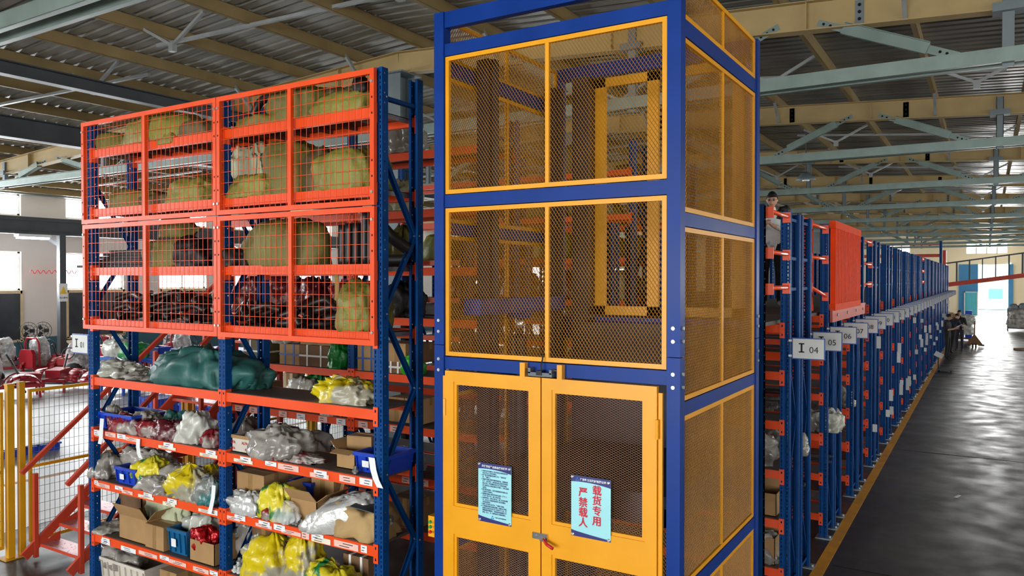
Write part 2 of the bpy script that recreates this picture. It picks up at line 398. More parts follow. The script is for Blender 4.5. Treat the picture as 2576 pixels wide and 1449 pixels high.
rholes = [(-10 + 4.6 * k, -7 + 4.6 * k, 2.5, 4.7) for k in range(18)]
wall('wall_right', 'x', XR, .25, YB, YF, 0, 6.25, rholes, 'wall_cream')
wall('wall_back', 'y', YB - .25, .25, XL, XR, 0, 7.4, [(-10.7, 4.3, .1, 5.4)], 'wall_cream')
fh = [(-.62, 1.78, 0, 4.32), (-1.5, 1.5, 5.25, 6.25), (-7.85, -5.75, 5.25, 6.25)]
wall('wall_far', 'y', YF, .25, XL, XR, 0, 7.4, fh, 'wall_cream')
for i, (a, b) in enumerate(((-1.5, 1.5), (-7.85, -5.75))):
    wn = struct('window_%d' % (60 + i), MB().box(a, b, YF + .1, YF + .11, 5.25, 6.25), 'pane'); fr = MB()
    k = 4 if i == 0 else 3
    for j in range(k + 1): x = a + (b - a) * j / k; fr.box(x - .05, x + .05, YF + .05, YF + .16, 5.25, 6.25)
    fr.box(a, b, YF + .05, YF + .16, 5.2, 5.28).box(a, b, YF + .05, YF + .16, 6.22, 6.3); struct('window_frame', fr, 'win_frame', wn)
# far doorway: sliding leaf of ribbed blue sheet with a wicket door, and a leaf pushed right
dl = struct('door_1', MB().box(-2.02, -.62, YF - .12, YF - .06, 0.02, 4.36), 'door_blue')
for j in range(9): struct('door_rib', MB().box(-1.98 + j * .165, -1.92 + j * .165, YF - .15, YF - .12, .05, 4.3), 'door_blue', dl)
wk = struct('door_2', MB().box(-1.54, -.68, YF - .22, YF - .17, .02, 1.95), 'door_cyan')
for j in range(6): struct('door_rib', MB().box(-1.48 + j * .14, -1.43 + j * .14, YF - .25, YF - .22, .08, 1.85), 'door_cyan', wk)
fr = MB().box(-1.62, -1.54, YF - .26, YF - .16, 0, 2.03).box(-.68, -.6, YF - .26, YF - .16, 0, 2.03).box(-1.62, -.6, YF - .26, YF - .16, 1.95, 2.03)
struct('door_frame', fr, 'win_frame', wk)
dr = struct('door_3', MB().box(1.55, 1.9, YF - .12, YF - .06, .02, 4.34), 'door_blue')
struct('trim_1', MB().box(-.7, -.6, YF - .06, YF - .0, 0, 4.4).box(1.76, 1.86, YF - .06, YF, 0, 4.4), 'win_frame')
hse = empty('outside_building', (0, YF + 16, -.05), 'pale blue building seen through the far open doorway', 'building'); ROOT[0] = (0, YF + 16, -.05)
MB().box(-6, 8, YF + 16, YF + 20, 0, 2.9).build('wall', 'bldg_pale', hse)
MB().box(-6.3, 8.3, YF + 15.6, YF + 20.3, 2.9, 3.05).build('roof', 'sign_white', hse)
for x in (-3, 0.2, 3.4): MB().box(x, x + 1.2, YF + 15.93, YF + 16, 1.1, 2.1).build('window', 'door_cyan', hse)
ROOT[0] = (0, 0, 0)

# ------------------------------------------------------------------ roof
ceil = empty('ceiling', (0, 0, 0), kind='structure')
def sheet(side):
    x0, x1 = (XL - .3, RIDGE) if side < 0 else (RIDGE, XR + .3); mb = MB(); p = .25
    prof = []
    for k in range(4): b = k * p; prof += [(b, 0), (b + .15, 0), (b + .175, .035), (b + .225, .035)]
    prof.append((1.0, 0)); prof = [(-.03, -.012)] + prof
    za_, zb_ = zr(x0) + .21, zr(x1) + .21
    for (ya, ha), (yb, hb) in zip(prof, prof[1:]):
        mb.quad((x0, ya, za_ + ha), (x1, ya, zb_ + ha), (x1, yb, zb_ + hb), (x0, yb, za_ + hb))
    return mb.mesh('roof_sheet', 'roof_steel')
for s in (-1, 1):
    me = sheet(s)
    for k in range(91): link('roof_sheet', me, ceil, (0, YB + k, 0))
# outer skin so that no sky shows between sheets
mb = MB()
for a, b in ((XL - .3, RIDGE), (RIDGE, XR + .3)): mb.quad((a, YB - .3, zr(a) + .27), (b, YB - .3, zr(b) + .27), (b, YF + .3, zr(b) + .27), (a, YF + .3, zr(a) + .27))
struct('roof_skin', mb, 'roof_steel', ceil)
pm = MB().cbar((0, YB, .1), (0, YF, .1), .07, .2, t=.008).box(-.035, -.03, YB, YF, .02, .045).mesh('purlin', 'purlin')
for k in range(-13, 13):
    x = RIDGE + .6 + k * 1.5
    link('purlin', pm, ceil, (x, 0, zr(x) + .005))
FR = [10.75 + 6.67 * k for k in range(-3, 10)]
def rafter(side):
    mb = MB(); x0, x1 = (XL, RIDGE) if side < 0 else (RIDGE, XR); za_, zb_ = zr(x0), zr(x1); h = .38
    mb.bar((x0, 0, za_ - .006), (x1, 0, zb_ - .006), .2, .012, (0, 0, 1)); mb.bar((x0, 0, za_ - h), (x1, 0, zb_ - h), .2, .014, (0, 0, 1))
    mb.bar((x0, 0, za_ - h / 2), (x1, 0, zb_ - h / 2), .01, h, (0, 0, 1))
    for j in range(7):
        x = x0 + (x1 - x0) * (j + .5) / 7; mb.box(x - .005, x + .005, -.095, .095, zr(x) - h + .01, zr(x) - .02)
    return mb.mesh('rafter', 'cream')
rl, rr_ = rafter(-1), rafter(1)
ZT = 5.7
tie = MB()
for yo in (-.11, .11): tie.cbar((RIDGE, yo, ZT), (XR, yo, ZT), .07, .17, t=.008)
tie_m = tie.mesh('tie_beam', 'truss_green')
def nodes(s):      # offsets from the ridge
    return [9.2, 4.5, 13.9]
def braces(s):
    out = []
    for c in (4.5, 9.2, 13.9):
        for d in (-1, 1):
            a = c + d * .55; b = c + d * 2.05
            out.append(((RIDGE + s * a, ZT + .1), (RIDGE + s * b, zr(RIDGE + s * b) - .3)))
    return out
def bolts(mb, x, z, dx, dz, yo, n=3):
    for k in range(n): mb.lathe((x + dx * k, yo, z + dz * k), [(.018, 0), (.018, -.012)], 6, 1, 'y')
brace_me = {}
for s in (-1, 1):
    for i, (p, q) in enumerate(braces(s)):
        mb = MB(); P, Q = Vector((p[0], 0, p[1])), Vector((q[0], 0, q[1])); d = (Q - P).normalized()
        mb.bar(P + d * .3, Q - d * .28, .1, .12, (0, 0, 1)).cbar(P + d * .3 + Vector((0, -.06, 0)), Q - d * .28 + Vector((0, -.06, 0)), .04, .15, t=.008)
        mb.bar(P - d * .05, P + d * .32, .012, .1, (0, 0, 1)).bar(Q - d * .3, Q + d * .06, .012, .09, (0, 0, 1))
        bolts(mb, (Q - d * .2).x, (Q - d * .2).z, d.x * .09, d.z * .09, -.006); bolts(mb, P.x, P.z, d.x * .08, d.z * .08, -.006)
        brace_me[(s, i)] = mb.mesh('truss_brace', ['truss_green', 'dark_inside'])
post_me = {}
for s in (-1, 1):
    for c in (4.5, 9.2, 13.9):
        x = RIDGE + s * c; mb = MB(); h = zr(x) - .3
        mb.box(x - .06, x + .06, -.05, -.04, ZT - .12, h + .25).box(x - .06, x - .05, -.05, .05, ZT - .12, h + .25).box(x + .05, x + .06, -.05, .05, ZT - .12, h + .25)
        mb.box(x - .16, x + .16, -.13, .13, h - .1, h + .0); post_me[(s, c)] = mb.mesh('hanger_post', 'steel_grey')
plate_m = MB()
for k in range(3): plate_m.box(-.05, .05, -.012, 0, 0, .3); plate_m.lathe((0, -.012, .06 + .09 * k), [(.022, 0), (.022, -.012)], 6, 1, 'y')
plate_m = plate_m.mesh('bolt_plate', ['steel_grey', 'dark_inside'])
fb_m = MB().bar((0, .45, .05), (0, 0.02, -.34), .05, .05).mesh('flange_brace', 'strut')
for y in FR:
    link('rafter', rl, ceil, (0, y, 0)); link('rafter', rr_, ceil, (0, y, 0))
    link('tie_beam', tie_m, ceil, (0, y, 0)); link('tie_beam', tie_m, ceil, (2 * RIDGE, y, 0), (0, 0, math.pi)).location = (2 * RIDGE, y, 0)
    for (s, i), me in brace_me.items(): link('truss_brace', me, ceil, (0, y, 0))
    for me in post_me.values(): link('hanger_post', me, ceil, (0, y, 0))
    if y < 50:
        for x in (-14.4, -11.3, -6.6, -3.6, -1.4, 2.0): link('bolt_plate', plate_m, ceil, (x, y - .005, zr(x) - .35))
        for k in range(-6, 9): x = RIDGE + .62 + k * 1.5; link('flange_brace', fb_m, ceil, (x, y - .5 if 0 else y - .0, zr(x)), (0, 0, math.pi if k % 2 else 0))
# purlin struts and V-hangers between the frames
vm = MB().bar((-.75, 0, 0), (0, 0, -.38), .045, .045).bar((.75, 0, 0), (0, 0, -.38), .045, .045).box(-.05, .05, -.04, .04, -.48, -.34).mesh('purlin_hanger', 'strut')
lm = MB().bar((-2.3, 0, .02), (2.3, 0, .02), .06, .05).mesh('purlin_strut', 'strut')
for y in [f + 3.3 for f in FR[1:8]]:
    for k in (-6, -4, -2, 1, 3, 5, 7):
        x = RIDGE + .6 + k * 1.5 + .75; link('purlin_hanger', vm, ceil, (x, y + (k % 3) * .5 - .5, zr(x) + .01))
    for k in (-10, -5, -1, 4, 8):
        x = RIDGE + .6 + k * 1.5 + .4; link('purlin_strut', lm, ceil, (x, y + .9, zr(x) - .03), (0, math.atan(.058) * (1 if x > RIDGE else -1), .18))
# longitudinal beams on the left half
mb = MB().box(-13.1, -12.9, YB, YF, 6.27, 6.29).box(-13.1, -12.9, YB, YF, 6.47, 6.49).box(-13.01, -12.99, YB, YF, 6.28, 6.48); struct('longitudinal_beam', mb, 'steel_dark', ceil)
mb = MB().box(-16.45, -16.15, YB, YF, 5.86, 5.88).box(-16.45, -16.15, YB, YF, 6.26, 6.28).box(-16.31, -16.29, YB, YF, 5.87, 6.27); struct('longitudinal_beam', mb, 'steel_dark', ceil)
struct('eaves_beam', MB().box(XL, XL + .2, YB, YF, 6.03, 6.2), 'steel_grey', ceil)
# columns under the ridge line (every second frame) and the left crane runway
for y in FR[3:]:
    mb = MB(); t = zr(RIDGE) - .4
    mb.box(-9.2, -8.8, y - .2, y - .185, 0, t - .02).box(-9.2, -8.8, y + .185, y + .2, 0, t - .02).box(-9.01, -8.99, y - .19, y + .19, 0, t - .02)
    mb.box(-9.3, -8.7, y - .28, y + .28, t - .02, t + .005)
    c = mb.build('column', 'steel_grey', None, org=(0, 0, 0)); c['kind'] = 'structure'
RX = -26.4
run = empty('crane_runway', (RX, 0, 0), kind='structure'); ROOT[0] = (RX, 0, 0)
MB().box(RX - .2, RX + .2, YB, 60, 4.98, 5.1).box(RX - .05, RX + .05, YB, 60, 4.62, 4.98).box(RX - .14, RX + .14, YB, 60, 4.55, 4.62).build('runway_beam', 'steel_dark', run)
MB().box(RX - 1.9, RX - 1.75, YB, 60, 4.9, 5.02).build('runway_beam', 'steel_grey', run)
for k in range(-2, 7):
    y = 14.1 + 7.44 * k
    cc = MB().box(RX - .1, RX + .1, y - .1, y + .1, 0, 4.55).build('runway_post', 'steel_dark', run)
    MB().bar((RX, y, 4.2), (RX - 1.9, y, 4.9), .1, .12).build('bracket', 'steel_dark', run)
y = 14.1
ROOT[0] = (0, 0, 0)
sg = root('warning_sign', (RX + .11, y, 2.35), 'yellow triangle electric warning sign on the dark column by the windows', 'sign')
MB().box(RX + .1, RX + .115, y - .14, y + .14, 2.35, 2.95).build('board', 'sign_white', sg)
mb = MB(); n0 = len(mb.v); mb.v += [(RX + .118, y - .12, 2.6), (RX + .118, y + .12, 2.6), (RX + .118, y, 2.86)]; mb.f.append((0, 1, 2)); mb.m.append(0); mb.build('triangle', 'warn_yellow', sg)
put('warn', 'lettering', sg, (.012, .0, .12), (math.pi / 2, 0, math.pi / 2))
lp = root('strip_lamp', (RX, 13.2, 4.4), 'lit white strip lamp under the dark crane beam by the left windows', 'lamp')
MB().box(RX - .16, RX + .16, 12.7, 13.7, 4.46, 4.55).build('housing', 'sign_white', lp); MB().box(RX - .14, RX + .14, 12.75, 13.65, 4.4, 4.46).build('tube', 'lamp_glow', lp)
ROOT[0] = (0, 0, 0)
# pendant lamp
pl = root('pendant_lamp', (-3.9, 20.5, 5.6), 'grey bell shaped high bay lamp hanging below the rafters', 'lamp')
MB().lathe((-3.9, 20.5, 5.6), [(.24, 0), (.23, .02), (.12, .16), (.05, .2)], 20).build('shade', 'steel_grey', pl, smooth=True)
MB().tube([(-3.9, 20.5, 5.8), (-3.9, 20.5, 6.86)], .015).build('stem', 'steel_dark', pl); MB().lathe((-3.9, 20.5, 5.57), [(.08, 0), (.1, .06)], 12).build('bulb', 'lamp_white', pl)
ROOT[0] = (0, 0, 0)
# ------------------------------------------------------------------ storage racks: shared pieces
def NUMW(n):
    o = 'zero one two three four five six seven eight nine ten eleven twelve thirteen fourteen fifteen sixteen seventeen eighteen nineteen'.split()
    if n < 10: return 'zero ' + o[n]
    return o[n] if n < 20 else ('twenty', 'thirty')[n // 10 - 2] + ((' ' + o[n % 10]) if n % 10 else '')
PW, PD = .09, .07            # upright width (X) and depth (Y)
def grid_face(mb, us, vs, hole, P):
    for i in range(len(us) - 1):
        for j in range(len(vs) - 1):
            if hole(i, j): continue
            mb.quad(P(us[i], vs[j]), P(us[i + 1], vs[j]), P(us[i + 1], vs[j + 1]), P(us[i], vs[j + 1]))
def upright_mesh(h, pitch=.075):
    """open-backed perforated upright; front faces -Y, base at z 0, centred on x"""
    mb = MB(); vs = [0]; z = .05; kinds = []
    while z < h - .06:
        vs += [z, z + .026, z + .046, z + .057]; z += pitch
    vs.append(h); us = [-.045, -.031, -.022, -.006, .006, .022, .031, .045]
    dy = {3: .008, 4: .008}
    def Pf(u, v):
        return (u, .008 if abs(u) < .007 else 0.0, v)
    def hole(i, j):
        return (i in (1, 5)) and j % 4 in (1, 3)
    grid_face(mb, us, vs, hole, Pf)
    for sx in (-1, 1):
        ys = [0, .026, .036, PD]
        grid_face(mb, ys, vs, lambda i, j: i == 1 and j % 4 == 3, lambda u, v: (sx * .045, u, v))
        mb.quad((sx * .045, PD, 0), (sx * .045, PD, h), (sx * .024, PD, h), (sx * .024, PD, 0))
        mb.quad((sx * .024, PD, 0), (sx * .024, PD, h), (sx * .024, PD - .012, h), (sx * .024, PD - .012, 0))
    mb.box(-.06, .06, -.02, PD + .02, 0, .006)
    return mb.mesh('upright', 'rack_blue')
UP = {h: upright_mesh(h) for h in (4.72, 3.75)}
def connector(mb, x0, x1, y, zc, h, mi=0):
    """hooked end plate lying on the upright's front face"""
    t = .005; us = sorted((x0, x1)); w = us[1] - us[0]; uu = [us[0], us[0] + w * .36, us[0] + w * .64, us[1]]
    vv = [zc - h / 2, zc - h * .36, zc - h * .22, zc - h * .06, zc + h * .06, zc + h * .22, zc + h * .36, zc + h / 2]
    grid_face(mb, uu, vv, lambda i, j: i == 1 and j in (1, 5), lambda u, v: (u, y - t, v))
    for a, b in ((uu[0], uu[0]), (uu[3], uu[3])): mb.quad((a, y - t, vv[0]), (a, y, vv[0]), (a, y, vv[-1]), (a, y - t, vv[-1]), mi)
    mb.quad((uu[0], y - t, vv[0]), (uu[3], y - t, vv[0]), (uu[3], y, vv[0]), (uu[0], y, vv[0])); mb.quad((uu[0], y - t, vv[-1]), (uu[3], y - t, vv[-1]), (uu[3], y, vv[-1]), (uu[0], y, vv[-1]))
def beam_geo(mb, x0, x1, y, z, h=.08, d=.045, flip=1):
    """box beam with a step on the inner top edge; y is the outer face, z the top"""
    ya, yb = y, y + flip * d
    mb.box(x0, x1, ya, yb, z - h, z - .022); mb.box(x0, x1, ya, y + flip * d * .55, z - .022, z)
def rack_frame_braces(parent, xc, yf, yb, h, one=False, start=.35, step=.62):
    z = start; k = 0; mb = MB()
    mb_list = []
    segs = [((yf, .18), (yb, .18)), ((yf, h - .22), (yb, h - .22))]
    while z + step < h - .2:
        segs.append(((yf, z), (yb, z + step)) if k % 2 == 0 else ((yb, z), (yf, z + step))); z += step; k += 1
    for a, b in segs:
        q = mb if one else MB()
        q.cbar((xc, a[0], a[1]), (xc, b[0], b[1]), .03, .042, up=(1, 0, 0), t=.004)
        q.lathe((xc, a[0], a[1]), [(.007, -.05), (.007, .05)], 6, 1, 'x')
        if not one: mb_list.append(q.build('brace', ['rack_blue', 'bolt'], parent))
    if one: mb.build('bracing', ['rack_blue', 'bolt'], parent)
YR = 4.5; YRB = 4.97           # front rack: front face and front of the rear uprights' line
XP = [(xa(221.5, YR) + xa(232.5, YR)) / 2, (xa(550, YR) + xa(565, YR)) / 2, (xa(941, YR) + xa(960.7, YR)) / 2]
LEV = [4.425, 3.818, 3.217, 2.691, 2.09, 1.553, 1.03, .47]
rack = root('storage_rack', (XP[1], YR, 0), 'two bay orange and blue storage rack with caged upper shelves beside the lift', 'rack')
o3 = ROOT[0]
def loc(x, y, z): return (x - ROOT[0][0], y - ROOT[0][1], z - ROOT[0][2])
for x in XP:
    link('upright', UP[4.72], rack, loc(x, YR, 0))
    link('upright', UP[4.72], rack, loc(x, YRB + .03, 0), (0, 0, math.pi))
    rack_frame_braces(rack, x, YR + .05, YRB - .02, 4.72)
    for z in (2.30, 1.25): pass
def paper(beam, x0, x1, y, z0, z1, mat, tilt=0.0, lines=2, hang=False):
    mb = MB(); xm = (x0 + x1) / 2
    dz = tilt * (x1 - x0) / 2
    n = 3
    for i in range(n):
        a, b = x0 + (x1 - x0) * i / n, x0 + (x1 - x0) * (i + 1) / n
        ya = y - .0015 - .002 * (i % 2); yb = y - .0015 - .002 * ((i + 1) % 2)
        ta, tb = tilt * (a - xm), tilt * (b - xm)
        mb.quad((a, ya, z0 + ta), (b, yb, z0 + tb), (b, yb, z1 + tb), (a, ya, z1 + ta))
    if lines:
        w = x1 - x0; h = z1 - z0
        for k in range(lines):
            zz = z0 + h * (.3 + .4 * k / max(1, lines - 1)); xs = x0 + w * (.12 + .3 * random.random()); mb.quad((xs, y - .0055, zz - h * .06), (xs + w * .4, y - .0055, zz - h * .06), (xs + w * .4, y - .0055, zz + h * .04), (xs, y - .0055, zz + h * .04), 1)
    return mb.build('paper_tag', [mat, 'ink'], beam)
BEAMS = {}
def bay_beams(parent, x0, x1, yf, yb, z, key, hh=.08, mat='orange'):
    """front and back beams of one level between two upright centres"""
    for side, y, fl in (('f', yf, 1), ('b', yb, -1)):
        mb = MB(); beam_geo(mb, x0 + PW / 2 - .001, x1 - PW / 2 + .001, y + fl * .004, z, hh, .045, fl)
        b = mb.build('beam', mat, parent)
        for xe, s in ((x0, 1), (x1, -1)):
            c = MB(); xi = xe + s * PW / 2
            if fl > 0: connector(c, xe + s * .002, xi + s * .004, y, z - hh / 2 - .012, .15)
            else: c.box(min(xe, xi), max(xe, xi), y - .001, y + .005, z - .13, z + .02)
            c.box(min(xi, xi + s * .005), max(xi, xi + s * .005), y, y + fl * .06, z - .125, z + .025)
            c.build('beam_connector', mat, b)
        BEAMS[key + (side,)] = b
for bay in (0, 1):
    x0, x1 = XP[bay], XP[bay + 1]
    for li, z in enumerate(LEV):
        bay_beams(rack, x0, x1, YR, YRB + .03, z, ('r1', bay, li))
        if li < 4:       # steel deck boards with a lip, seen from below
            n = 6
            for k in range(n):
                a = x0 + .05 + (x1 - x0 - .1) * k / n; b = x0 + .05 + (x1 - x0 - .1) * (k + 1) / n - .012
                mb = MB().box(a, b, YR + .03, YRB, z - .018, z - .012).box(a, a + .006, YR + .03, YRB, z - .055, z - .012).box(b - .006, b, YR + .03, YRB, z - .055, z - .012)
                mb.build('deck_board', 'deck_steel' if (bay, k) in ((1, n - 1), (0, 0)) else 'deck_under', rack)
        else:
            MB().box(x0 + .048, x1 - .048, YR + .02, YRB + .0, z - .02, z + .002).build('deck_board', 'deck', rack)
# paper tags on the front beams:  (bay, level) -> (px0, px1, py_offset(0 top..1 bottom), height m, material, tilt)
TAGS = {(0, 5): [(233, 250, .05, .075, 'paper', 0), (262, 289, .1, .055, 'paper_pink', 0), (292, 314, .0, .06, 'paper', 0), (314, 346, .35, .05, 'paper_pink', 0), (409, 434, .05, .065, 'paper', 0), (396, 440, .95, .035, 'paper_cream', 0), (515, 541, 0, .06, 'paper', 0), (500, 545, .9, .04, 'paper_cream', 0)],
        (0, 6): [(233, 244, .0, .06, 'paper', 0), (239, 273, .45, .05, 'paper_pink', 0), (286, 306, .1, .05, 'paper', 0), (303, 331, .7, .045, 'paper_pink', 0), (358, 380, .1, .055, 'paper', 0), (344, 384, .8, .04, 'paper_cream', 0), (418, 442, .1, .06, 'paper', 0), (406, 438, 1.0, .05, 'paper_cream', .05), (520, 545, .3, .06, 'paper', 0), (496, 540, .7, .04, 'paper_cream', 0)],
        (0, 7): [(252, 272, .2, .07, 'paper', 0), (250, 273, .7, .06, 'paper', 0), (300, 338, .8, .06, 'paper', 0), (345, 392, .6, .05, 'paper_pink', 0), (398, 422, .2, .05, 'paper', 0), (420, 465, .45, .05, 'paper_pink', 0), (482, 522, .4, .055, 'paper_pink', 0), (524, 545, .2, .05, 'paper', 0)],
        (1, 5): [(602, 630, .1, .07, 'paper', 0), (586, 634, .75, .04, 'paper_cream', 0), (665, 694, .1, .05, 'paper', 0), (697, 750, .1, .065, 'paper_pink', 0), (788, 821, .1, .075, 'paper', 0), (778, 826, .75, .05, 'paper_pink', 0), (852, 893, .2, .07, 'paper_pink', 0), (903, 936, .05, .07, 'paper', 0)],
        (1, 6): [(587, 615, .1, .06, 'paper', 0), (568, 602, .7, .045, 'paper_pink', 0), (648, 677, .1, .06, 'paper', 0), (640, 682, .8, .04, 'paper_pink', 0), (686, 715, .1, .065, 'paper', 0), (705, 755, .75, .045, 'paper_pink', 0), (757, 776, .3, .075, 'paper_pink', 0), (781, 812, .1, .06, 'paper', 0), (781, 830, .65, .06, 'paper_cream', 0), (838, 900, .35, .07, 'paper_pink', 0), (906, 922, .15, .075, 'paper', 0)],
        (1, 7): [(590, 606, .3, .05, 'paper', 0), (640, 660, .3, .05, 'paper', 0)]}
for (bay, li), lst in TAGS.items():
    for p0, p1, off, hgt, mt, tl in lst:
        a, b = xa(p0, YR), xa(p1, YR); z1 = LEV[li] - .003 - off * .04
        paper(BEAMS[('r1', bay, li, 'f')], a, b, YR + (.002), z1 - hgt * .75, z1, mt, tl)
def strip(parent, pts, w, mat='paper', name='hanging_strip', th=(0, 1, 0)):
    """a curling paper strip: quads along pts, width w in X"""
    mb = MB()
    for p, q in zip(pts, pts[1:]): mb.quad((p[0], p[1], p[2]), (p[0] + w, p[1] - .002, p[2]), (q[0] + w, q[1] - .002, q[2]), (q[0], q[1], q[2]))
    return mb.build(name, mat, parent)
def strip_px(bay, li, pxs, w, mat='paper'):
    strip(BEAMS[('r1', bay, li, 'f')], [onY(px, py, YR - .012 - .006 * k) for k, (px, py) in enumerate(pxs)], w, mat)
strip_px(0, 5, [(252, 1052), (250, 1080), (249, 1100), (246, 1116)], .07)
strip_px(0, 5, [(343, 1103), (342, 1120), (344, 1140), (349, 1152)], .065)
strip_px(0, 6, [(533, 1220), (531, 1250), (526, 1275), (522, 1292)], .055)
strip_px(1, 5, [(927, 1150), (931, 1180), (938, 1205), (948, 1226)], .065)

# ------------------------------------------------------------------ wire guard panels of the cage
YG = YR - .035
def guard(label, px0, px1, py_tl, py_bl, nv, nh):
    x0, x1 = xa(px0, YG), xa(px1, YG); z1, z0 = py_tl, py_bl
    g = root('wire_guard_panel', (x0, YG, z0), label, 'guard panel', 'wire guard panels on the front rack'); fw = .042
    for nm, b in (('frame_bar', (x0, x1, z1 - fw, z1)), ('frame_bar', (x0, x1, z0, z0 + fw)), ('frame_bar', (x0, x0 + fw, z0 + fw, z1 - fw)), ('frame_bar', (x1 - fw, x1, z0 + fw, z1 - fw)), ('mullion', ((x0 + x1) / 2 - .02, (x0 + x1) / 2 + .02, z0 + fw, z1 - fw))):
        MB().box(b[0], b[1], YG - .017, YG + .017, b[2], b[3]).build(nm, 'orange', g)
    mb = MB(); r = .0017; xm = (x0 + x1) / 2
    for half in ((x0 + fw, xm - .02), (xm + .02, x1 - fw)):
        for k in range(nv): x = half[0] + (half[1] - half[0]) * (k + .5) / nv; mb.box(x - r, x + r, YG - r, YG + r, z0 + fw, z1 - fw)
    for k in range(nh): z = z0 + fw + (z1 - z0 - 2 * fw) * (k + .5) / nh; mb.box(x0 + fw, x1 - fw, YG + r, YG + 3 * r, z - r, z + r)
    mb.build('wire_grid', 'orange', g, kind='stuff')
    for x in (x0 + .02, x1 - .02):
        for z in (z0 + .1, z1 - .1): MB().lathe((x, YG - .017, z), [(.014, 0), (.012, -.01)], 8, 0, 'y').build('bolt', 'bolt', g)
    mb = MB()
    for x in (x0 + .02, x1 - .02):
        for z in (z0 + .22, z0 + .34, z1 - .22, z1 - .34): mb.box(x - .006, x + .006, YG - .018, YG - .0165, z - .008, z + .008)
    mb.build('bolt_holes', 'dark_inside', g, kind='stuff')
guard('upper left orange wire guard panel on the rack cage', 210, 548, 4.705, 3.665, 15, 10)
guard('upper right orange wire guard panel beside the blue rack upright', 549.5, 945, 4.705, 3.665, 13, 10)
guard('lower left orange wire guard panel above the clear bag shelf', 212, 549, 3.655, 2.59, 15, 10)
guard('lower right orange wire guard panel above the empty brown shelf', 550.5, 945, 3.655, 2.59, 13, 10)

# ------------------------------------------------------------------ sign on the left post
def aisle_sign(num, x0, y, z0, first=False):
    s = root('aisle_sign', (x0, y, z0), 'white blue framed aisle sign numbered ' + NUMW(num), 'sign', 'rack row signs')
    wd, h = .30, .205
    MB().box(x0, x0 + wd, y - .006, y + .006, z0, z0 + h).build('frame', 'sign_blue', s)
    MB().box(x0 + .01, x0 + wd - .01, y - .009, y - .006, z0 + .01, z0 + h - .01).build('face', 'sign_grey', s)
    MB().box(x0 + .082, x0 + .098, y - .0105, y - .009, z0 + .07, z0 + .15).box(x0 + .065, x0 + .115, y - .0105, y - .009, z0 + .065, z0 + .077).box(x0 + .065, x0 + .115, y - .0105, y - .009, z0 + .143, z0 + .155).build('letter', 'ink_black', s); put('n%02d' % num, 'digits', s, (.2, -.0105, .09))
    MB().box(x0 - .03, x0, y - .004, y + .01, z0 + .02, z0 + .04).box(x0 - .03, x0, y - .004, y + .01, z0 + .165, z0 + .185).build('clip', 'sign_white', s)
    return s
sx = xa(180, YR); s1 = aisle_sign(1, XP[0] - .045 - .3, YR + .005, 2.32)
# ------------------------------------------------------------------ goods lift
LX0, LX1, LY0, LY1 = -3.435, -1.575, 4.5, 6.40
PT = .085
lift = root('goods_lift', ((LX0 + LX1) / 2, LY0, 0), 'tall blue framed goods lift shaft with yellow expanded mesh panels', 'lift')
def expanded(x0, x1, z0, z1, cw, ch, sw, mat='mesh_yellow'):
    """expanded-metal sheet in the local XZ plane: tilted strands around diamond openings"""
    mb = MB(); nx = int(round((x1 - x0) / cw)); nz = int(round((z1 - z0) / ch)); dx = (x1 - x0) / nx; dz = (z1 - z0) / nz
    ln = math.hypot(dx / 2, dz / 2); ox, oz = dz / 2 / ln * sw / 2, dx / 2 / ln * sw / 2; t = sw * .45
    V = mb.v; Fc = mb.f
    for i in range(2 * nx):
        for j in range(2 * nz):
            a = (x0 + i * dx / 2, z0 + j * dz / 2); b = (a[0] + dx / 2, a[1] + dz / 2)
            n = len(V)
            if (i + j) % 2 == 0:
                V += [(a[0] + ox, -t, a[1] - oz), (b[0] + ox, -t, b[1] - oz), (b[0] - ox, t, b[1] + oz), (a[0] - ox, t, a[1] + oz)]
            else:
                a, b = (a[0], b[1]), (b[0], a[1])
                V += [(a[0] - ox, -t, a[1] - oz), (b[0] - ox, -t, b[1] - oz), (b[0] + ox, t, b[1] + oz), (a[0] + ox, t, a[1] + oz)]
            Fc.append((n, n + 1, n + 2, n + 3)); mb.m.append(0)
    return mb.mesh('expanded_mesh', mat)
EXP = {}
def mesh_panel(axis, c, u0, u1, z0, z1, out, fw=.03, mull=True, cw=.0245, ch=.036, sw=.0036):
    """framed mesh panel; axis 'y': plane Y=c spanning X u0..u1; axis 'x': plane X=c spanning Y u0..u1; out = outward sign"""
    p = empty('mesh_panel', (0, 0, 0)); p.parent = lift
    def bar(nm, a, b, za, zb, th=.014):
        if axis == 'y': MB().box(a, b, c - th, c + th, za, zb).build(nm, 'yellow', p)
        else: MB().box(c - th, c + th, a, b, za, zb).build(nm, 'yellow', p)
    bar('frame_bar', u0, u1, z1 - fw, z1); bar('frame_bar', u0, u1, z0, z0 + fw); bar('frame_bar', u0, u0 + fw, z0 + fw, z1 - fw); bar('frame_bar', u1 - fw, u1, z0 + fw, z1 - fw)
    if mull: m_ = (u0 + u1) / 2; bar('mullion', m_ - .014, m_ + .014, z0 + fw, z1 - fw, .012)
    w_, h_ = round(u1 - u0 - 2 * fw, 3), round(z1 - z0 - 2 * fw, 3); key = (w_, h_, cw)
    if key not in EXP: EXP[key] = expanded(0, w_, 0, h_, cw, ch, sw)
    o = link('expanded_mesh', EXP[key], p, loc(u0 + fw, c, z0 + fw) if axis == 'y' else loc(c, u0 + fw, z0 + fw), (0, 0, 0) if axis == 'y' else (0, 0, math.pi / 2))
    o['kind'] = 'stuff'
    return p
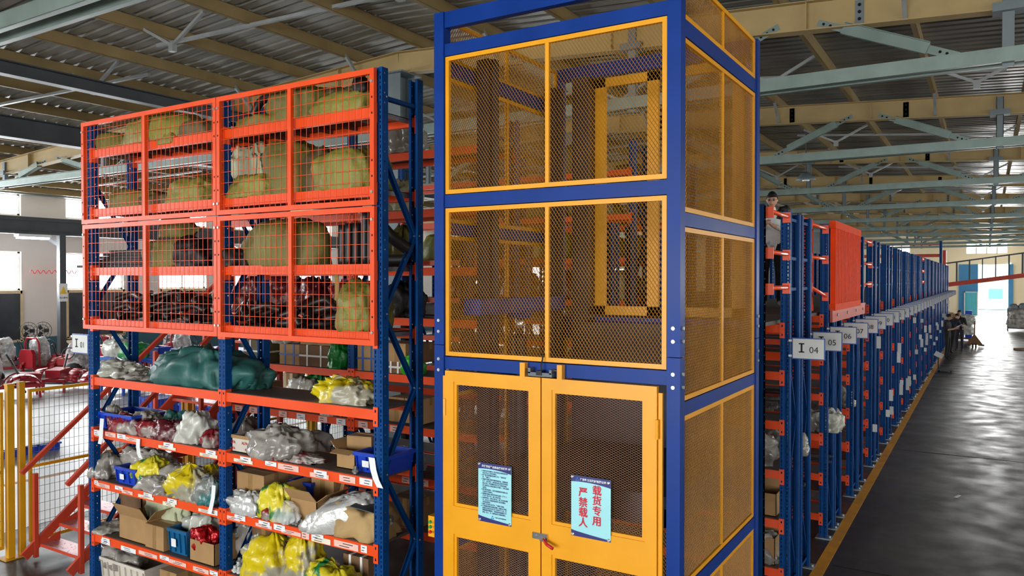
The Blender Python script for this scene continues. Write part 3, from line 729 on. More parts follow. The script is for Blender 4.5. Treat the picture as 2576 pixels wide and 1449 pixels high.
# corner posts (two sections bolted together) and guide columns
for x in (LX0, LX1 - PT):
    for y in (LY0, LY1 - PT):
        pp = MB().box(x, x + PT, y, y + PT, 0, 2.62).box(x, x + PT, y, y + PT, 2.625, 5.03).build('post', 'lift_blue', lift)
        for z in (2.44, 2.52, 2.72, 2.8):
            MB().lathe((x + PT / 2, y, z), [(.014, .0), (.012, -.01)], 8, 0, 'y').build('bolt', 'bolt', pp); MB().lathe((x + PT, y + PT / 2, z), [(.014, 0), (.012, .01)], 8, 0, 'x').build('bolt', 'bolt', pp)
for yy in (4.99, 6.05):
    MB().box(LX0 + .09, LX0 + .2, yy - .07, yy + .07, 0, 4.78).box(LX0 + .2, LX0 + .23, yy - .03, yy + .03, 0, 4.78).build('guide_column', 'lift_dark', lift)
MB().box(-3.18, -3.02, LY1 - .2, LY1 - .05, 0, 4.9).build('guide_column', 'lift_dark', lift)
def lbeam(x0, x1, y0, y1, z0, z1, mat='lift_blue'): return MB().box(x0, x1, y0, y1, z0, z1).build('beam', mat, lift)
XI0, XI1, YI0, YI1 = LX0 + PT, LX1 - PT, LY0 + PT, LY1 - PT
# front
for z0, z1 in ((4.915, 5.03), (4.71, 4.798), (3.618, 3.708), (2.45, 2.537)): lbeam(XI0, XI1, LY0 + .012, LY0 + .07, z0, z1)
mesh_panel('y', LY0 + .03, XI0 + .005, XI1 - .008, 3.715, 4.705, -1)
mesh_panel('y', LY0 + .03, XI0 + .005, XI1 - .008, 2.545, 3.612, -1)
# sides
for c, x0, x1, out in ((LX1 - .03, LX1 - .07, LX1 - .01, 1), (LX0 + .03, LX0 + .01, LX0 + .07, -1)):
    for z0, z1 in ((4.595, 4.70), (3.427, 3.512), (2.255, 2.34), (1.09, 1.178), (0, .09)): lbeam(x0, x1, YI0, YI1, z0, z1)
    zz = [(.095, 1.085), (1.183, 2.25), (2.345, 3.422), (3.517, 4.59), (4.705, 5.02)]
    for z0, z1 in zz: mesh_panel('x', c, YI0 + .004, YI1 - .004, z0, z1, out, sw=.0042)
# back: lower screens, gate at the upper landing
for z0, z1 in ((4.92, 5.04), (2.56, 2.76), (1.3, 1.39), (0, .09)): lbeam(XI0, XI1, LY1 - .07, LY1 - .012, z0, z1)
mesh_panel('y', LY1 - .03, XI0 + .005, XI1 - .005, .095, 1.295, 1); mesh_panel('y', LY1 - .03, XI0 + .005, XI1 - .005, 1.395, 2.555, 1)
gt = empty('landing_gate', (0, 0, 0)); gt.parent = lift
for a, b, z0, z1 in ((-3.02, -2.92, 2.78, 4.9), (-2.52, -2.42, 2.78, 4.9), (-3.02, -2.42, 4.82, 4.9), (-3.02, -2.42, 2.78, 2.86), (-2.3, -2.18, 2.78, 4.9), (-1.78, -1.68, 2.78, 4.9), (-2.3, -1.68, 4.82, 4.9), (-2.3, -1.68, 2.78, 2.86)):
    MB().box(a, b, LY1 - .06, LY1 - .02, z0, z1).build('gate_bar', 'yellow', gt)
# hydraulic ram and carriage
MB().lathe((-3.28, 5.45, 0), [(.06, 0), (.06, 2.62), (.05, 2.63)], 14).build('ram_cylinder', 'lift_dark', lift, smooth=False)
MB().lathe((-3.28, 5.45, 2.63), [(.035, 0), (.035, .2)], 14).build('ram_rod', 'chrome', lift, smooth=True)
MB().box(-3.35, -3.2, 4.75, 6.1, 2.83, 2.95).bar((-3.28, 5.45, 2.78), (-3.28, 5.45, 2.84), .14, .14).build('ram_head', 'lift_blue', lift)
MB().box(-3.05, LX1 - .12, 4.72, 6.25, 1.62, 1.70).box(-3.05, -2.99, 4.72, 6.25, 1.5, 1.62).box(LX1 - .18, LX1 - .12, 4.72, 6.25, 1.5, 1.62).box(-3.05, LX1 - .12, 4.72, 4.78, 1.5, 1.62).build('platform', 'lift_dark', lift)
MB().box(-3.06, LX1 - .2, 6.1, 6.14, 1.7, 2.72).build('platform_back', 'lift_dark', lift)
# doors
DZ0, DZ1 = .06, 2.442
xd = xa(1366, LY0); xl, xr = xa(1125, LY0), xa(1657, LY0)
def door(x0, x1, hinge):
    d = empty('door', (0, 0, 0)); d.parent = lift; y0, y1 = LY0 - .028, LY0 + .006; fw = .075
    zb0, zb1 = za(1365, 1325, LY0), za(1365, 1360, LY0)     # solid mid rail
    def bar(nm, a, b, za_, zb_): return MB().box(a, b, y0, y1, za_, zb_).build(nm, 'yellow', d)
    bar('stile', x0, x0 + fw, DZ0, DZ1); bar('stile', x1 - fw, x1, DZ0, DZ1); bar('rail', x0 + fw, x1 - fw, DZ1 - fw, DZ1); bar('rail', x0 + fw, x1 - fw, DZ0, DZ0 + fw)
    R0, R1 = 1.275, 1.475; bar('mid_rail', x0 + fw, x1 - fw, R0, R1)
    # inner bead that holds the mesh
    for a, b in ((DZ0 + fw, R0), (R1, DZ1 - fw)):
        q = .022; mb = MB(); X0, X1 = x0 + fw, x1 - fw
        mb.box(X0, X1, y0 + .008, y1, a, a + q).box(X0, X1, y0 + .008, y1, b - q, b).box(X0, X0 + q, y0 + .008, y1, a + q, b - q).box(X1 - q, X1, y0 + .008, y1, a + q, b - q); mb.build('mesh_bead', 'yellow', d)
        w_, h_ = round(x1 - x0 - 2 * fw - 2 * q, 3), round(b - a - 2 * q, 3); key = (w_, h_, 'd')
        if key not in EXP: EXP[key] = expanded(0, w_, 0, h_, .0305, .0158, .0020, 'mesh_door')
        o = link('expanded_mesh', EXP[key], d, loc(x0 + fw + q, LY0 - .004, a + q)); o['kind'] = 'stuff'
    xh = x0 - .03 if hinge < 0 else x1 + .004
    MB().box(xh, xh + .026, LY0 - .012, LY0 + .01, DZ0, DZ1 - .04).build('hinge_strip', 'yellow', d)
    for z in (.4, 2.12): MB().lathe(((x0 - .002) if hinge < 0 else x1 + .002, LY0 - .03, z), [(.012, 0), (.012, .12)], 8).build('hinge', 'yellow', d)
    return d
d1 = door(xl, xd - .004, -1); d2 = door(xd + .006, xr, 1)
# lock: interlock on the header and pull latch on the mid rail
lk = empty('interlock', (0, 0, 0)); lk.parent = lift
def lx(px): return xa(px, LY0 - .03)
MB().box(lx(1307.5), lx(1320), LY0 - .03, LY0 + .012, 2.435, 2.535).build('bracket', 'yellow', lk); MB().box(lx(1401), lx(1413.5), LY0 - .03, LY0 + .012, 2.435, 2.535).build('bracket', 'yellow', lk)
mb = MB().box(lx(1331), lx(1391), LY0 - .045, LY0 + .01, 2.452, 2.478).box(lx(1331), lx(1337), LY0 - .045, LY0 + .01, 2.47, 2.505).box(lx(1384), lx(1390), LY0 - .045, LY0 + .01, 2.47, 2.5); mb.build('lock_body', 'lock_grey', lk)
MB().box(lx(1352), lx(1366), LY0 - .05, LY0 - .01, 2.46, 2.49).build('switch', 'black', lk)
MB().tube([(lx(1320), LY0 - .02, 2.5), (lx(1332), LY0 - .02, 2.498)], .004).tube([(lx(1390), LY0 - .02, 2.495), (lx(1401), LY0 - .02, 2.493)], .004).build('rod', 'chrome', lk)
MB().tube([(lx(1361), LY0 - .03, 2.49), (lx(1360), LY0 - .025, 2.53), (lx(1361), LY0 - .01, 2.56), (lx(1360), LY0 + .0, 2.6)], .005, 6).build('cable', 'black', lk)
lt = empty('latch', (0, 0, 0)); lt.parent = lift
zl = 1.375
MB().box(lx(1341), lx(1362), LY0 - .04, LY0 - .028, zl - .012, zl + .03).box(lx(1360), lx(1379), LY0 - .044, LY0 - .028, zl - .02, zl + .032).lathe((lx(1348), LY0 - .045, zl + .008), [(.012, 0), (.012, .01)], 8, 0, 'y').build('latch_plate', 'chrome', lt)
MB().tube([(lx(1372), LY0 - .055, zl + .0), (lx(1385), LY0 - .08, zl - .02), (lx(1402), LY0 - .09, zl - .035)], .011, 8).build('latch_handle', 'red_plastic', lt, smooth=True)
# control box on the left post
cb = root('control_box', (LX0 - .075, LY0 + .02, 1.32), 'yellow control box with two green buttons and a red one', 'control box')
cx0, cx1 = LX0 - .058, LX0 - .002; c0, c1 = za(1084, 1350, LY0), za(1084, 1298, LY0)
MB().box(cx0, cx1, LY0 + .0, LY0 + .08, c0, c1).build('case', 'yellow', cb)
for i, (mt, t) in enumerate((('green_button', 'b_up'), ('green_button', 'b_dn'), ('red_plastic', 'b_st'))):
    z = c1 - (c1 - c0) * (.28 + .24 * i); MB().lathe((cx0 + .022, LY0, z), [(.013, 0), (.011, -.014)], 10, 0, 'y').build('button', mt, cb)
    put(t, 'button_text', cb, (cx0 + .045 - ROOT[0][0], -.0215, z - ROOT[0][2])).scale = (.7, .7, .7)
# printed signs hung on the doors
def door_sign(label, pxl, pxr, ytl, ybl, ytr, kind):
    Y = LY0 - .034; x0, x1 = xa(pxl, Y), xa(pxr, Y); z1 = za(pxl, ytl, Y); z0 = za(pxl, ybl, Y); wd, h = x1 - x0, z1 - z0
    s = root('notice_board', (x0, Y, z0), label, 'sign')
    MB().box(x0, x1, Y, Y + .004, z0, z1).build('board', 'sign_sky', s)
    mb = MB(); mb2 = MB(); n = 16       # navy bands with curved inner edges
    for k in range(n):
        a, b = x0 + wd * k / n, x0 + wd * (k + 1) / n
        f = lambda u: .1 + .03 * (2 * u - 1) ** 2 - .02 * (u < 0)
        t0 = h * (.093 + .05 * ((k / n - .35)) ** 2 * 2); t1 = h * (.093 + .05 * (((k + 1) / n - .35)) ** 2 * 2)
        mb.quad((a, Y - .001, z1 - t0), (b, Y - .001, z1 - t1), (b, Y - .001, z1), (a, Y - .001, z1))
        b0 = h * (.085 - .075 * (k / n) ** .7 + .02); b1 = h * (.085 - .075 * ((k + 1) / n) ** .7 + .02)
        mb2.quad((a, Y - .001, z0), (b, Y - .001, z0), (b, Y - .001, z0 + b1), (a, Y - .001, z0 + b0))
    mb.build('band', 'sign_navy', s); mb2.build('band', 'sign_navy', s)
    for ax, az in ((.03, .975), (.95, .955), (.04, .03), (.95, .03)): MB().lathe((x0 + wd * ax, Y - .002, z0 + h * az), [(.011, 0), (.007, -.006)], 10, 0, 'y').build('stud', 'bolt', s)
    if kind == 1:
        t = put('title', 'title', s, (wd * .5, -.002, h * .945)); k = wd * .78 / t.dimensions.x if t.dimensions.x else 1
        t.scale = (k, k, k)
        t = put('body', 'body_text', s, (wd * .09, -.002, h * .5)); t.scale = (1, 1, 1)
        mb = [v.co for v in TXT['body'].vertices]; bw = max(v.x for v in mb) - min(v.x for v in mb); bh = max(v.y for v in mb) - min(v.y for v in mb); cy = (max(v.y for v in mb) + min(v.y for v in mb)) / 2
        t.scale = (wd * .85 / bw, h * .73 / bh, 1); t.location.z = h * .515 - cy * h * .73 / bh
        put('foot', 'company_text', s, (wd * .68, -.002, h * .1)).scale = (.8, .8, .8)
    else:
        vs = [v.co for v in TXT['head2'].vertices]; bw = max(v.x for v in vs) - min(v.x for v in vs); k = wd * .66 / bw
        put('head2', 'company_text', s, (wd * .56, -.002, h * .945)).scale = (k, k, k)
        for i, c in enumerate('载货专用'): put('c' + c, 'lettering', s, (wd * .66, -.002, h * (.79 - .165 * i))).scale = (.84, .84, 1)
        for i, c in enumerate('严禁载人'): put('c' + c, 'lettering', s, (wd * .31, -.002, h * (.73 - .165 * i))).scale = (.84, .84, 1)
    lg = MB(); q = .012
    lxp, lzp = (wd * .16, h * .945) if kind == 2 else (wd * .44, h * .1)
    for dx, dz in ((0, .6), (-.6, -.5), (.6, -.5)):
        n = len(lg.v); lg.v += [(x0 + lxp + (dx - .5) * q, Y - .0022, z0 + lzp + (dz - .5) * q), (x0 + lxp + (dx + .5) * q, Y - .0022, z0 + lzp + (dz - .5) * q), (x0 + lxp + dx * q, Y - .0022, z0 + lzp + (dz + .5) * q)]; lg.f.append((n, n + 1, n + 2)); lg.m.append(0)
    lg.build('emblem', 'sign_light_blue', s)
door_sign('pale blue notice with small printed rules on the left lift door', 1203, 1286, 1162, 1309, 1175, 1)
door_sign('pale blue notice with large red lettering on the right lift door', 1437.5, 1537, 1194, 1346, 1208, 2)
# ------------------------------------------------------------------ goods: generators
def blob_mesh(name, w, d, h, seed, mat, e=.7, lump=.12, crease=.05, cs=5.0, neck=0.0, nu=48, nv=24, flat=.55, smooth=True, tilt=0.0, crumple=0.0, fold=0.06):
    """soft sack resting on z=0, centred; neck>0 pinches the +x end into a tied mouth"""
    mb = MB(); off = Vector((seed * 7.31, seed * 3.77, seed * 1.93)); sg = lambda x, p: math.copysign(abs(x) ** p, x)
    for j in range(nv + 1):
        ph = -math.pi / 2 + math.pi * j / nv
        for i in range(nu):
            th = 2 * math.pi * i / nu
            x = sg(math.cos(ph), e) * sg(math.cos(th), e); y = sg(math.cos(ph), e) * sg(math.sin(th), e); z = sg(math.sin(ph), e)
            p = Vector((x * w, y * d, z * h)); q = p * (1 / max(.25, (w + d + h) / 3))
            k = 1 + lump * noise.noise(q * 1.7 + off) * 1.6
            r = 1 - abs(noise.noise(q * cs + off * 1.3)) * 2; k += crease * max(-.4, r) * 1.2
            k += crease * .6 * noise.noise(q * cs * 2.7 + off)
            if fold: k += fold * (1 - 2.4 * abs(noise.noise(Vector((math.cos(th) * 3.4, math.sin(th) * 3.4, z * .9)) + off * 2.1)))
            if crumple: k += crumple * (noise.voronoi(q * cs * .75 + off)[0][0] - .4)
            if neck and x > .25:
                t = (x - .25) / .75; f = 1 - neck * min(1, t * 1.35) ** 1.2
                y *= f; z = z * f + (.1 * t)
            X, Y, Z = x * w / 2 * k, y * d / 2 * k, z * k
            Z = max(Z, -flat) if Z < 0 else Z
            Z = (Z + flat) / (1 + flat) * h + tilt * X
            mb.v.append((X, Y, max(0, Z)))
    for j in range(nv):
        for i in range(nu):
            i2 = (i + 1) % nu; mb.f.append((j * nu + i, j * nu + i2, (j + 1) * nu + i2, (j + 1) * nu + i)); mb.m.append(0)
    return mb.mesh(name, mat, smooth)
SEED = [1]
def sack(label, px0, px1, Y, zb, h, d=.4, mat='sack', cat='sack', name='woven_sack', group=None, rz=0, neck=0.0, tie=None, **k):
    SEED[0] += 1
    x0, x1 = xa(px0, Y), xa(px1, Y); w_ = abs(x1 - x0)
    if 'seed' not in k: k['seed'] = SEED[0]
    sd = k.pop('seed')
    me = blob_mesh(name, w_, d, h, sd, mat, neck=neck, **k)
    o = link(name, me, None, ((x0 + x1) / 2, Y, zb + .001), (0, 0, rz)); tag(o, label, cat, group)
    if tie:
        t = MB().tube([(w_ * .44, .03, h * .45), (w_ * .5, 0, h * .5), (w_ * .56, -.02, h * .4)], .02, 6, radii=[.025, .018, .045]).mesh('tied_mouth', mat, True); link('tied_mouth', t, o)
    return o
def bag(label, px0, px1, Y, zb, h, d=.3, mat='film', cat='bag', name='plastic_bag', **k):
    k.setdefault('lump', .25); k.setdefault('crease', .06); k.setdefault('crumple', .26); k.setdefault('fold', .14); k.setdefault('cs', 4.4); k.setdefault('e', .85); k.setdefault('nu', 60); k.setdefault('nv', 30)
    return sack(label, px0, px1, Y, zb, h, d, mat, cat, name, **k)
def carton(label, px0, px1, Yf, zb, h, d=.3, open_=False, mat='card', rz=0, tape=True, group=None, name='cardboard_box', flaps=(1, 1, 1, 1), strap=None, sag=0):
    """box whose front face spans px0..px1 at Yf"""
    x0, x1 = xa(px0, Yf), xa(px1, Yf); w_ = x1 - x0; b = empty(name, ((x0 + x1) / 2, Yf + d / 2, zb + .002), label, 'box', group, rz)
    t = .006; W, D = w_ / 2, d / 2; mb = MB()
    def lk(nm, m_, mt): return link(nm, m_.mesh(nm, mt), b)
    if not open_:
        mb.box(-W, W, -D, D, 0, h); body = lk('body', mb, mat)
        if tape: lk('tape', MB().box(-W * .98, W * .98, -.025, .025, h, h + .0012).box(-W - .0012, -W, -.025, .025, h * .7, h).box(W, W + .0012, -.025, .025, h * .7, h), 'tape'); lk('tape', MB().box(-.028, .028, -D - .0012, -D, h * .0, h), 'tape')
        lk('lid_seam', MB().box(-W, W, -D - .0006, -D + .001, h * .965, h * .972), 'card_dark')
    else:
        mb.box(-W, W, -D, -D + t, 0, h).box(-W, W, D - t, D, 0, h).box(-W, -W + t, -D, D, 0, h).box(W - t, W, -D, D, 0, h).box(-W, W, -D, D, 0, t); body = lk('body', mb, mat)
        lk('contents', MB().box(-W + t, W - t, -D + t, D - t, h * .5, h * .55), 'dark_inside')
        fl = min(W, D) * .9
        rnd = random.Random(int(px0 * 3 + zb * 100))
        for i, on in enumerate(flaps):
            if not on: continue
            a = .3 + rnd.random() * .9; dx, dz = math.cos(a) * fl, math.sin(a) * fl * (1 if rnd.random() > .35 else -.4); m2 = MB()
            if i == 0: m2.quad((-W, -D, h), (W, -D, h), (W * .97, -D - dx, h + dz), (-W * .97, -D - dx, h + dz))
            if i == 1: m2.quad((-W, D, h), (W, D, h), (W * .97, D + dx * .3, h + abs(dz) + fl * .3), (-W * .97, D + dx * .3, h + abs(dz) + fl * .3))
            if i == 2: m2.quad((-W, -D, h), (-W, D, h), (-W - dx, D * .95, h + dz), (-W - dx, -D * .95, h + dz))
            if i == 3: m2.quad((W, -D, h), (W, D, h), (W + dx, D * .95, h + dz), (W + dx, -D * .95, h + dz))
            o = lk('flap', m2, mat); sm = o.modifiers.new('t', 'SOLIDIFY'); sm.thickness = .005
    if strap:
        for u in (-.45, .45): lk('strap', MB().box(W * u - .012, W * u + .012, -D - .004, D + .004, -.0, h + .004), strap)
        lk('strap', MB().box(-W - .004, W + .004, -D - .005, D + .005, h * .45, h * .45 + .02), strap)
    return b
def crate(label, px0, px1, Yf, zb, h, d=.4, mat='crate_blue', rz=0, group=None, card=True):
    x0, x1 = xa(px0, Yf), xa(px1, Yf); w_ = x1 - x0; b = empty('plastic_crate', ((x0 + x1) / 2, Yf + d / 2, zb + .002), label, 'crate', group, rz)
    W, D, t, tp = w_ / 2, d / 2, .006, .02; mb = MB()
    def ring(z, s): return [(-W + s, -D + s, z), (W - s, -D + s, z), (W - s, D - s, z), (-W + s, D - s, z)]
    lo, hi, li, hi2 = ring(0, tp), ring(h, 0), ring(t, tp + t), ring(h, t)
    for i in range(4):
        j = (i + 1) % 4; mb.quad(lo[i], lo[j], hi[j], hi[i]); mb.quad(li[i], hi2[i], hi2[j], li[j]); mb.quad(hi[i], hi[j], hi2[j], hi2[i])
    mb.quad(*lo); mb.quad(*li); link('body', mb.mesh('body', mat), b)
    r = MB(); r.box(-W - .012, W + .012, -D - .012, -D, h - .03, h).box(-W - .012, W + .012, D, D + .012, h - .03, h).box(-W - .012, -W, -D, D, h - .03, h).box(W, W + .012, -D, D, h - .03, h); link('rim', r.mesh('rim', mat), b)
    n = max(3, int(w_ / .1))
    for k in range(n + 1): x = -W + tp + (w_ - 2 * tp) * k / n; link('rib', MB().bar((x, -D + .008, .02), (x, -D - .008, h - .03), .008, .016, (0, 1, 0)).mesh('rib', mat), b)
    if card: link('label_card', MB().bar((-W * .3, -D - .01, h * .3), (-W * .3, -D - .012, h * .62), .07, .002, (0, 1, 0)).mesh('label_card', 'paper'), b)
    return b
def hose(label, pts, r=.03, cat='hose', name='rubber_hose', mat='rubber', group=None, n=10):
    P = [Vector(p) for p in pts]; q = []
    for i in range(len(P) - 1):      # Catmull-Rom
        a, b, c, d = P[max(0, i - 1)], P[i], P[i + 1], P[min(len(P) - 1, i + 2)]
        for k in range(5):
            t = k / 5; q.append(.5 * ((2 * b) + (c - a) * t + (2 * a - 5 * b + 4 * c - d) * t * t + (3 * b - a - 3 * c + d) * t ** 3))
    q.append(P[-1]); mb = MB(); mb.tube(q, r, n, cap=False)
    base = len(mb.v); mb.tube(q, r * .72, n, cap=False)
    for e0, e1 in ((0, base), ((len(q) - 1) * n, base + (len(q) - 1) * n)):
        for k in range(n): k2 = (k + 1) % n; mb.f.append((e0 + k, e0 + k2, e1 + k2, e1 + k)); mb.m.append(0)
    return mb.build(name, mat, None, smooth=True, **dict(label=label, cat=cat, group=group))
def fitting(label, px, py_plane, Y, zb, s=.03, group='loose pipe fittings', mat='metal_part', ang=0):
    x = xa(px, Y); f = empty('pipe_fitting', (x, Y, zb + .001), label, 'fitting', group, ang)
    link('body', MB().lathe((0, 0, 0), [(s * .5, 0), (s * .5, s * .9), (s * .36, s * .95), (s * .36, s * 1.5)], 10).mesh('body', mat), f)
    link('hex_nut', MB().lathe((0, 0, s * .3), [(s * .72, 0), (s * .72, s * .4)], 6).mesh('hex_nut', mat), f)
    return f
# ------------------------------------------------------------------ front rack, caged shelves
U1, U2, U3, U4, LA, LB, LC, LD = [z - .010 if i < 4 else z + .003 for i, z in enumerate(LEV)]
YM = 4.75
G = 'woven sacks in the rack cage'
sack('olive woven sack with pointed end at the left of the top shelf', 262, 352, YM, U1, 0.20, .4, 'sack', group=G, neck=.55)
sack('large bright olive sack with frayed mouth on the top shelf', 336, 490, YM - .03, U1, 0.30, .42, 'sack_green', group=G)
sack('dull brown sack beside the middle upright on the top shelf', 478, 552, YM, U1, 0.19, .4, 'sack_brown', group=G)
bag('small frayed olive cloth scrap over the top left beam', 402, 438, 4.52, U1 - .04, .1, .05, 'sack_green', 'cloth', 'cloth_scrap')
sack('flat olive sack under the black ring on the top shelf', 628, 740, YM, U1, 0.13, .42, 'sack', group=G)
hose('thick black rubber ring standing on the flat olive sack', [(xa(640, YM), YM, U1 + .17), (xa(655, YM), YM, U1 + .27), (xa(680, YM), YM, U1 + .31), (xa(705, YM), YM, U1 + .28), (xa(716, YM), YM, U1 + .2)], .04)
sack('tall olive sack behind the mullion of the upper right guard', 706, 822, YM + .02, U1, 0.32, .4, 'sack', group=G, e=.55)
sack('dark olive sack at the back of the top right shelf', 806, 935, YM + .12, U1, 0.30, .3, 'sack_brown', group=G)
sack('crumpled pale olive sack at the front of the top right shelf', 812, 945, YM - .06, U1, 0.19, .3, 'sack_green', group=G, crease=.1)
bag('small black pouch on top of the olive sacks', 893, 925, YM - .1, U1 + .17, .12, .1, 'black', 'pouch', 'pouch')
sack('low olive sack with dark stains on the second shelf left', 297, 412, YM, U2, .20, .4, 'sack', group=G, neck=.3)
sack('flat dark brown sack between the left olive ones', 385, 470, YM + .05, U2, .13, .4, 'sack_brown', group=G)
sack('crumpled olive sack left of the middle upright on the second shelf', 458, 552, YM - .02, U2, .24, .4, 'sack_green', group=G, crease=.1)
sack('small dark sack right of the middle upright on the second shelf', 572, 612, YM, U2, .2, .4, 'sack_brown', group=G)
sack('crumpled olive sack lying below the black hose bend', 602, 705, YM - .06, U2, .2, .34, 'sack_green', group=G, crease=.12)
hose('short black hose bend resting above the crumpled sack', [(xa(632, YM), YM + .1, U2 + .2), (xa(655, YM), YM + .1, U2 + .17), (xa(680, YM), YM + .1, U2 + .23), (xa(700, YM), YM + .1, U2 + .38)], .045)
bag('pale net bag of goods hanging beside the second shelf brace', 588, 664, YM + .12, U2 + .12, .38, .14, 'sack_pale', 'bag', 'net_bag', e=.6)
sack('big upright olive sack behind the second shelf mullion', 690, 800, YM + .03, U2, .46, .42, 'sack', group=G, e=.6)
sack('tall brown sack leaning beside the big upright sack', 762, 862, YM + .08, U2, .38, .4, 'sack_brown', group=G, e=.6)
sack('bright olive pillow shaped sack at the right end of the second shelf', 820, 952, YM - .03, U2, .33, .42, 'sack_green', group=G, e=.55)
for k in range(6):
    z = U3 + .012 + .03 * k; sh = k * 14
    tag(MB().box(xa(238 + sh, YM), xa(452 - sh * .3, YM), 4.56 + .01 * k, 4.92, z, z + .026).build('rubber_mat', 'black'), ['lowest', 'second', 'third', 'fourth', 'fifth', 'topmost'][k] + ' black rubber mat in the flat pile on the third shelf', 'mat', 'rubber mats on the third shelf')
sack('squat olive sack in front of the black mats on the third shelf', 378, 482, YM - .12, U3, .26, .22, 'sack', group=G, neck=.4, crease=.1)
bag('black plastic bundle left of the middle upright on the third shelf', 470, 552, YM, U3, .25, .4, 'black', 'bundle', 'bundle')
sack('olive sack corner hanging through the gap above the third shelf', 424, 482, YM + .05, U3 + .3, .22, .2, 'sack', group=G, neck=.7, rz=.6)
bag('dark plastic bundle right of the middle upright on the third shelf', 574, 640, YM - .05, U3, .16, .35, 'black', 'bundle', 'bundle')
sack('wide olive sack with pointed left end on the third shelf', 622, 812, YM - .05, U3, .40, .42, 'sack', group=G, rz=math.pi, neck=.6)
for k, (px, h) in enumerate(((861, .34), (878, .35), (897, .35), (918, .46), (934, .37))):
    hose(['leftmost of the upright black pipes on the third shelf', 'second upright black pipe from the wide olive sack', 'middle one of the upright black pipes', 'tallest of the upright black pipes', 'upright black pipe nearest the right upright'][k], [(xa(px, 4.7), 4.7, U3), (xa(px, 4.7) + .005, 4.7, U3 + h)], .036, 'pipe', 'rubber_pipe', group='upright pipes on the third shelf', n=12)
hose('black pipe lying across the right end of the third shelf', [(xa(850, 4.8), 4.84, U3 + .06), (-4.2, 4.86, U3 + .05), (-3.985, 4.88, U3 + .05)], .045, 'pipe', 'rubber_pipe')
hose('black pipe slanting out of the right end of the third shelf', [(-4.12, 4.66, U3 + .36), (-4.06, 4.74, U3 + .24), (-4.0, 4.9, U3 + .13)], .05, 'pipe', 'rubber_pipe')
def pile(px0, px1, n, zb, seed, words, H):
    rnd = random.Random(seed)
    for k in range(n):
        f = (k + .5) / n; px = px0 + (px1 - px0) * f; Y = 4.6 + .28 * rnd.random(); lv = (k * 7 % 3); x = xa(px, Y); z = zb + .035 + lv * .065 * H
        L_ = .16 + .12 * rnd.random(); a = rnd.uniform(-1.2, .4); bend = rnd.uniform(.02, .12)
        c, s_ = math.cos(a), math.sin(a); up = rnd.uniform(0, .06)
        hose('black bent rubber hose piece in the %s pile on the lowest caged shelf' % words, [(x - c * L_, max(4.56, min(4.93, Y - s_ * L_)), z), (x - c * L_ * .2, max(4.56, min(4.93, Y - s_ * L_ * .2 + bend)), z + bend * .8 * (1 if lv else .3)), (x + c * L_ * .6, max(4.56, min(4.93, Y + s_ * L_ * .6)), z + up), (x + c * L_, max(4.56, min(4.93, Y + s_ * L_)), z)], .034, group='hose pieces in the %s pile' % words)
pile(300, 545, 22, U4, 3, 'left', 1.25); pile(585, 890, 20, U4, 5, 'right', .9)
sack('pale olive sack slumped beside the right upright on the lowest caged shelf', 878, 958, YM - .04, U4, .36, .42, 'sack_green', group=G, crease=.12, e=.75)
for i in range(5):
    x = xa(842 + 2 * i, YM); hose('frayed straw rope strands hanging from the beam above the hose pile', [(x, YM, U3 - .06), (x + .01, YM, U3 - .2), (x - .01 * i, YM, U3 - .3 - .02 * i)], .006, 'rope', 'straw_rope', 'straw', 'straw rope strands', 5)
# shelf A
bag('crumpled clear film heap at the left end of the tan shelf', 262, 345, 4.72, LA, .13, .32, 'film', crease=.2, seed=41)
bag('flat crushed clear film tail beside the clear heap', 338, 390, 4.70, LA, .06, .26, 'film_grey', crease=.25)
sack('dark green tarpaulin heap with a raised fold at the middle upright', 408, 612, 4.74, LA, .30, .44, 'tarp', 'tarpaulin', 'tarpaulin', crease=.05, crumple=.28, fold=.2, cs=3.4, lump=.3, e=.85, nu=64, nv=32, rz=0)
sack('smooth dark green tarpaulin mound right of the middle upright', 560, 668, 4.80, LA, .22, .36, 'tarp', 'tarpaulin', 'tarpaulin', crease=.08, lump=.2, e=.9)
bag('pale plastic sack with yellow print lying on the empty shelf', 812, 938, 4.68, LA, .16, .26, 'film_yellow', crease=.18, seed=61)
# shelf B
crate('long blue crate behind the red bags on the second open shelf', 246, 330, 4.56, LB, .17, .38)
bag('grey film bag inside the long blue crate', 276, 302, 4.7, LB + .06, .14, .14, 'film_grey')
bag('crumpled maroon film bag in front of the blue crate', 282, 362, 4.62, LB, .15, .2, 'film_red')
bag('grey film bag lying over the maroon one', 338, 402, 4.74, LB, .17, .2, 'film_grey')
bag('maroon bag with white print lying on the beam edge', 350, 415, 4.6, LB, .14, .18, 'film_red', seed=19)
bag('brown and red film bag at the front of the second open shelf', 398, 462, 4.62, LB, .17, .22, 'film_maroon')
bag('small dark green cloth bag behind the maroon bags', 415, 462, 4.82, LB, .2, .16, 'tarp')
bag('white knotted plastic bag left of the middle upright', 462, 528, 4.66, LB, .26, .26, 'film_white', neck=0, e=.9)
bag('small red and grey bag against the middle upright', 520, 552, 4.62, LB, .12, .2, 'film_red')
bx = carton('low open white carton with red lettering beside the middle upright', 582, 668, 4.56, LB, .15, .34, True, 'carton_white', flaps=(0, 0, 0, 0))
for i, (px, zz, sc) in enumerate(((-.24, .085, 1), (-.06, .085, 1), (.12, .09, 1), (-.24, .03, .9), (-.02, .03, .9), (.16, .03, .9))): put('box_a', 'printed_name', bx, (px * .9, -.1715, zz)).scale = (sc, sc, sc)
link('printed_edge', MB().box(-.26, .26, -.1712, -.1702, .12, .15).mesh('printed_edge', 'card'), bx); put('box_n', 'handwriting', bx, (.12, -.1725, .135)).scale = (.6, .6, .6)
bag('large grey film bag of fittings on the second open shelf', 652, 762, 4.66, LB, .22, .34, 'film_grey', crease=.14, lump=.2)
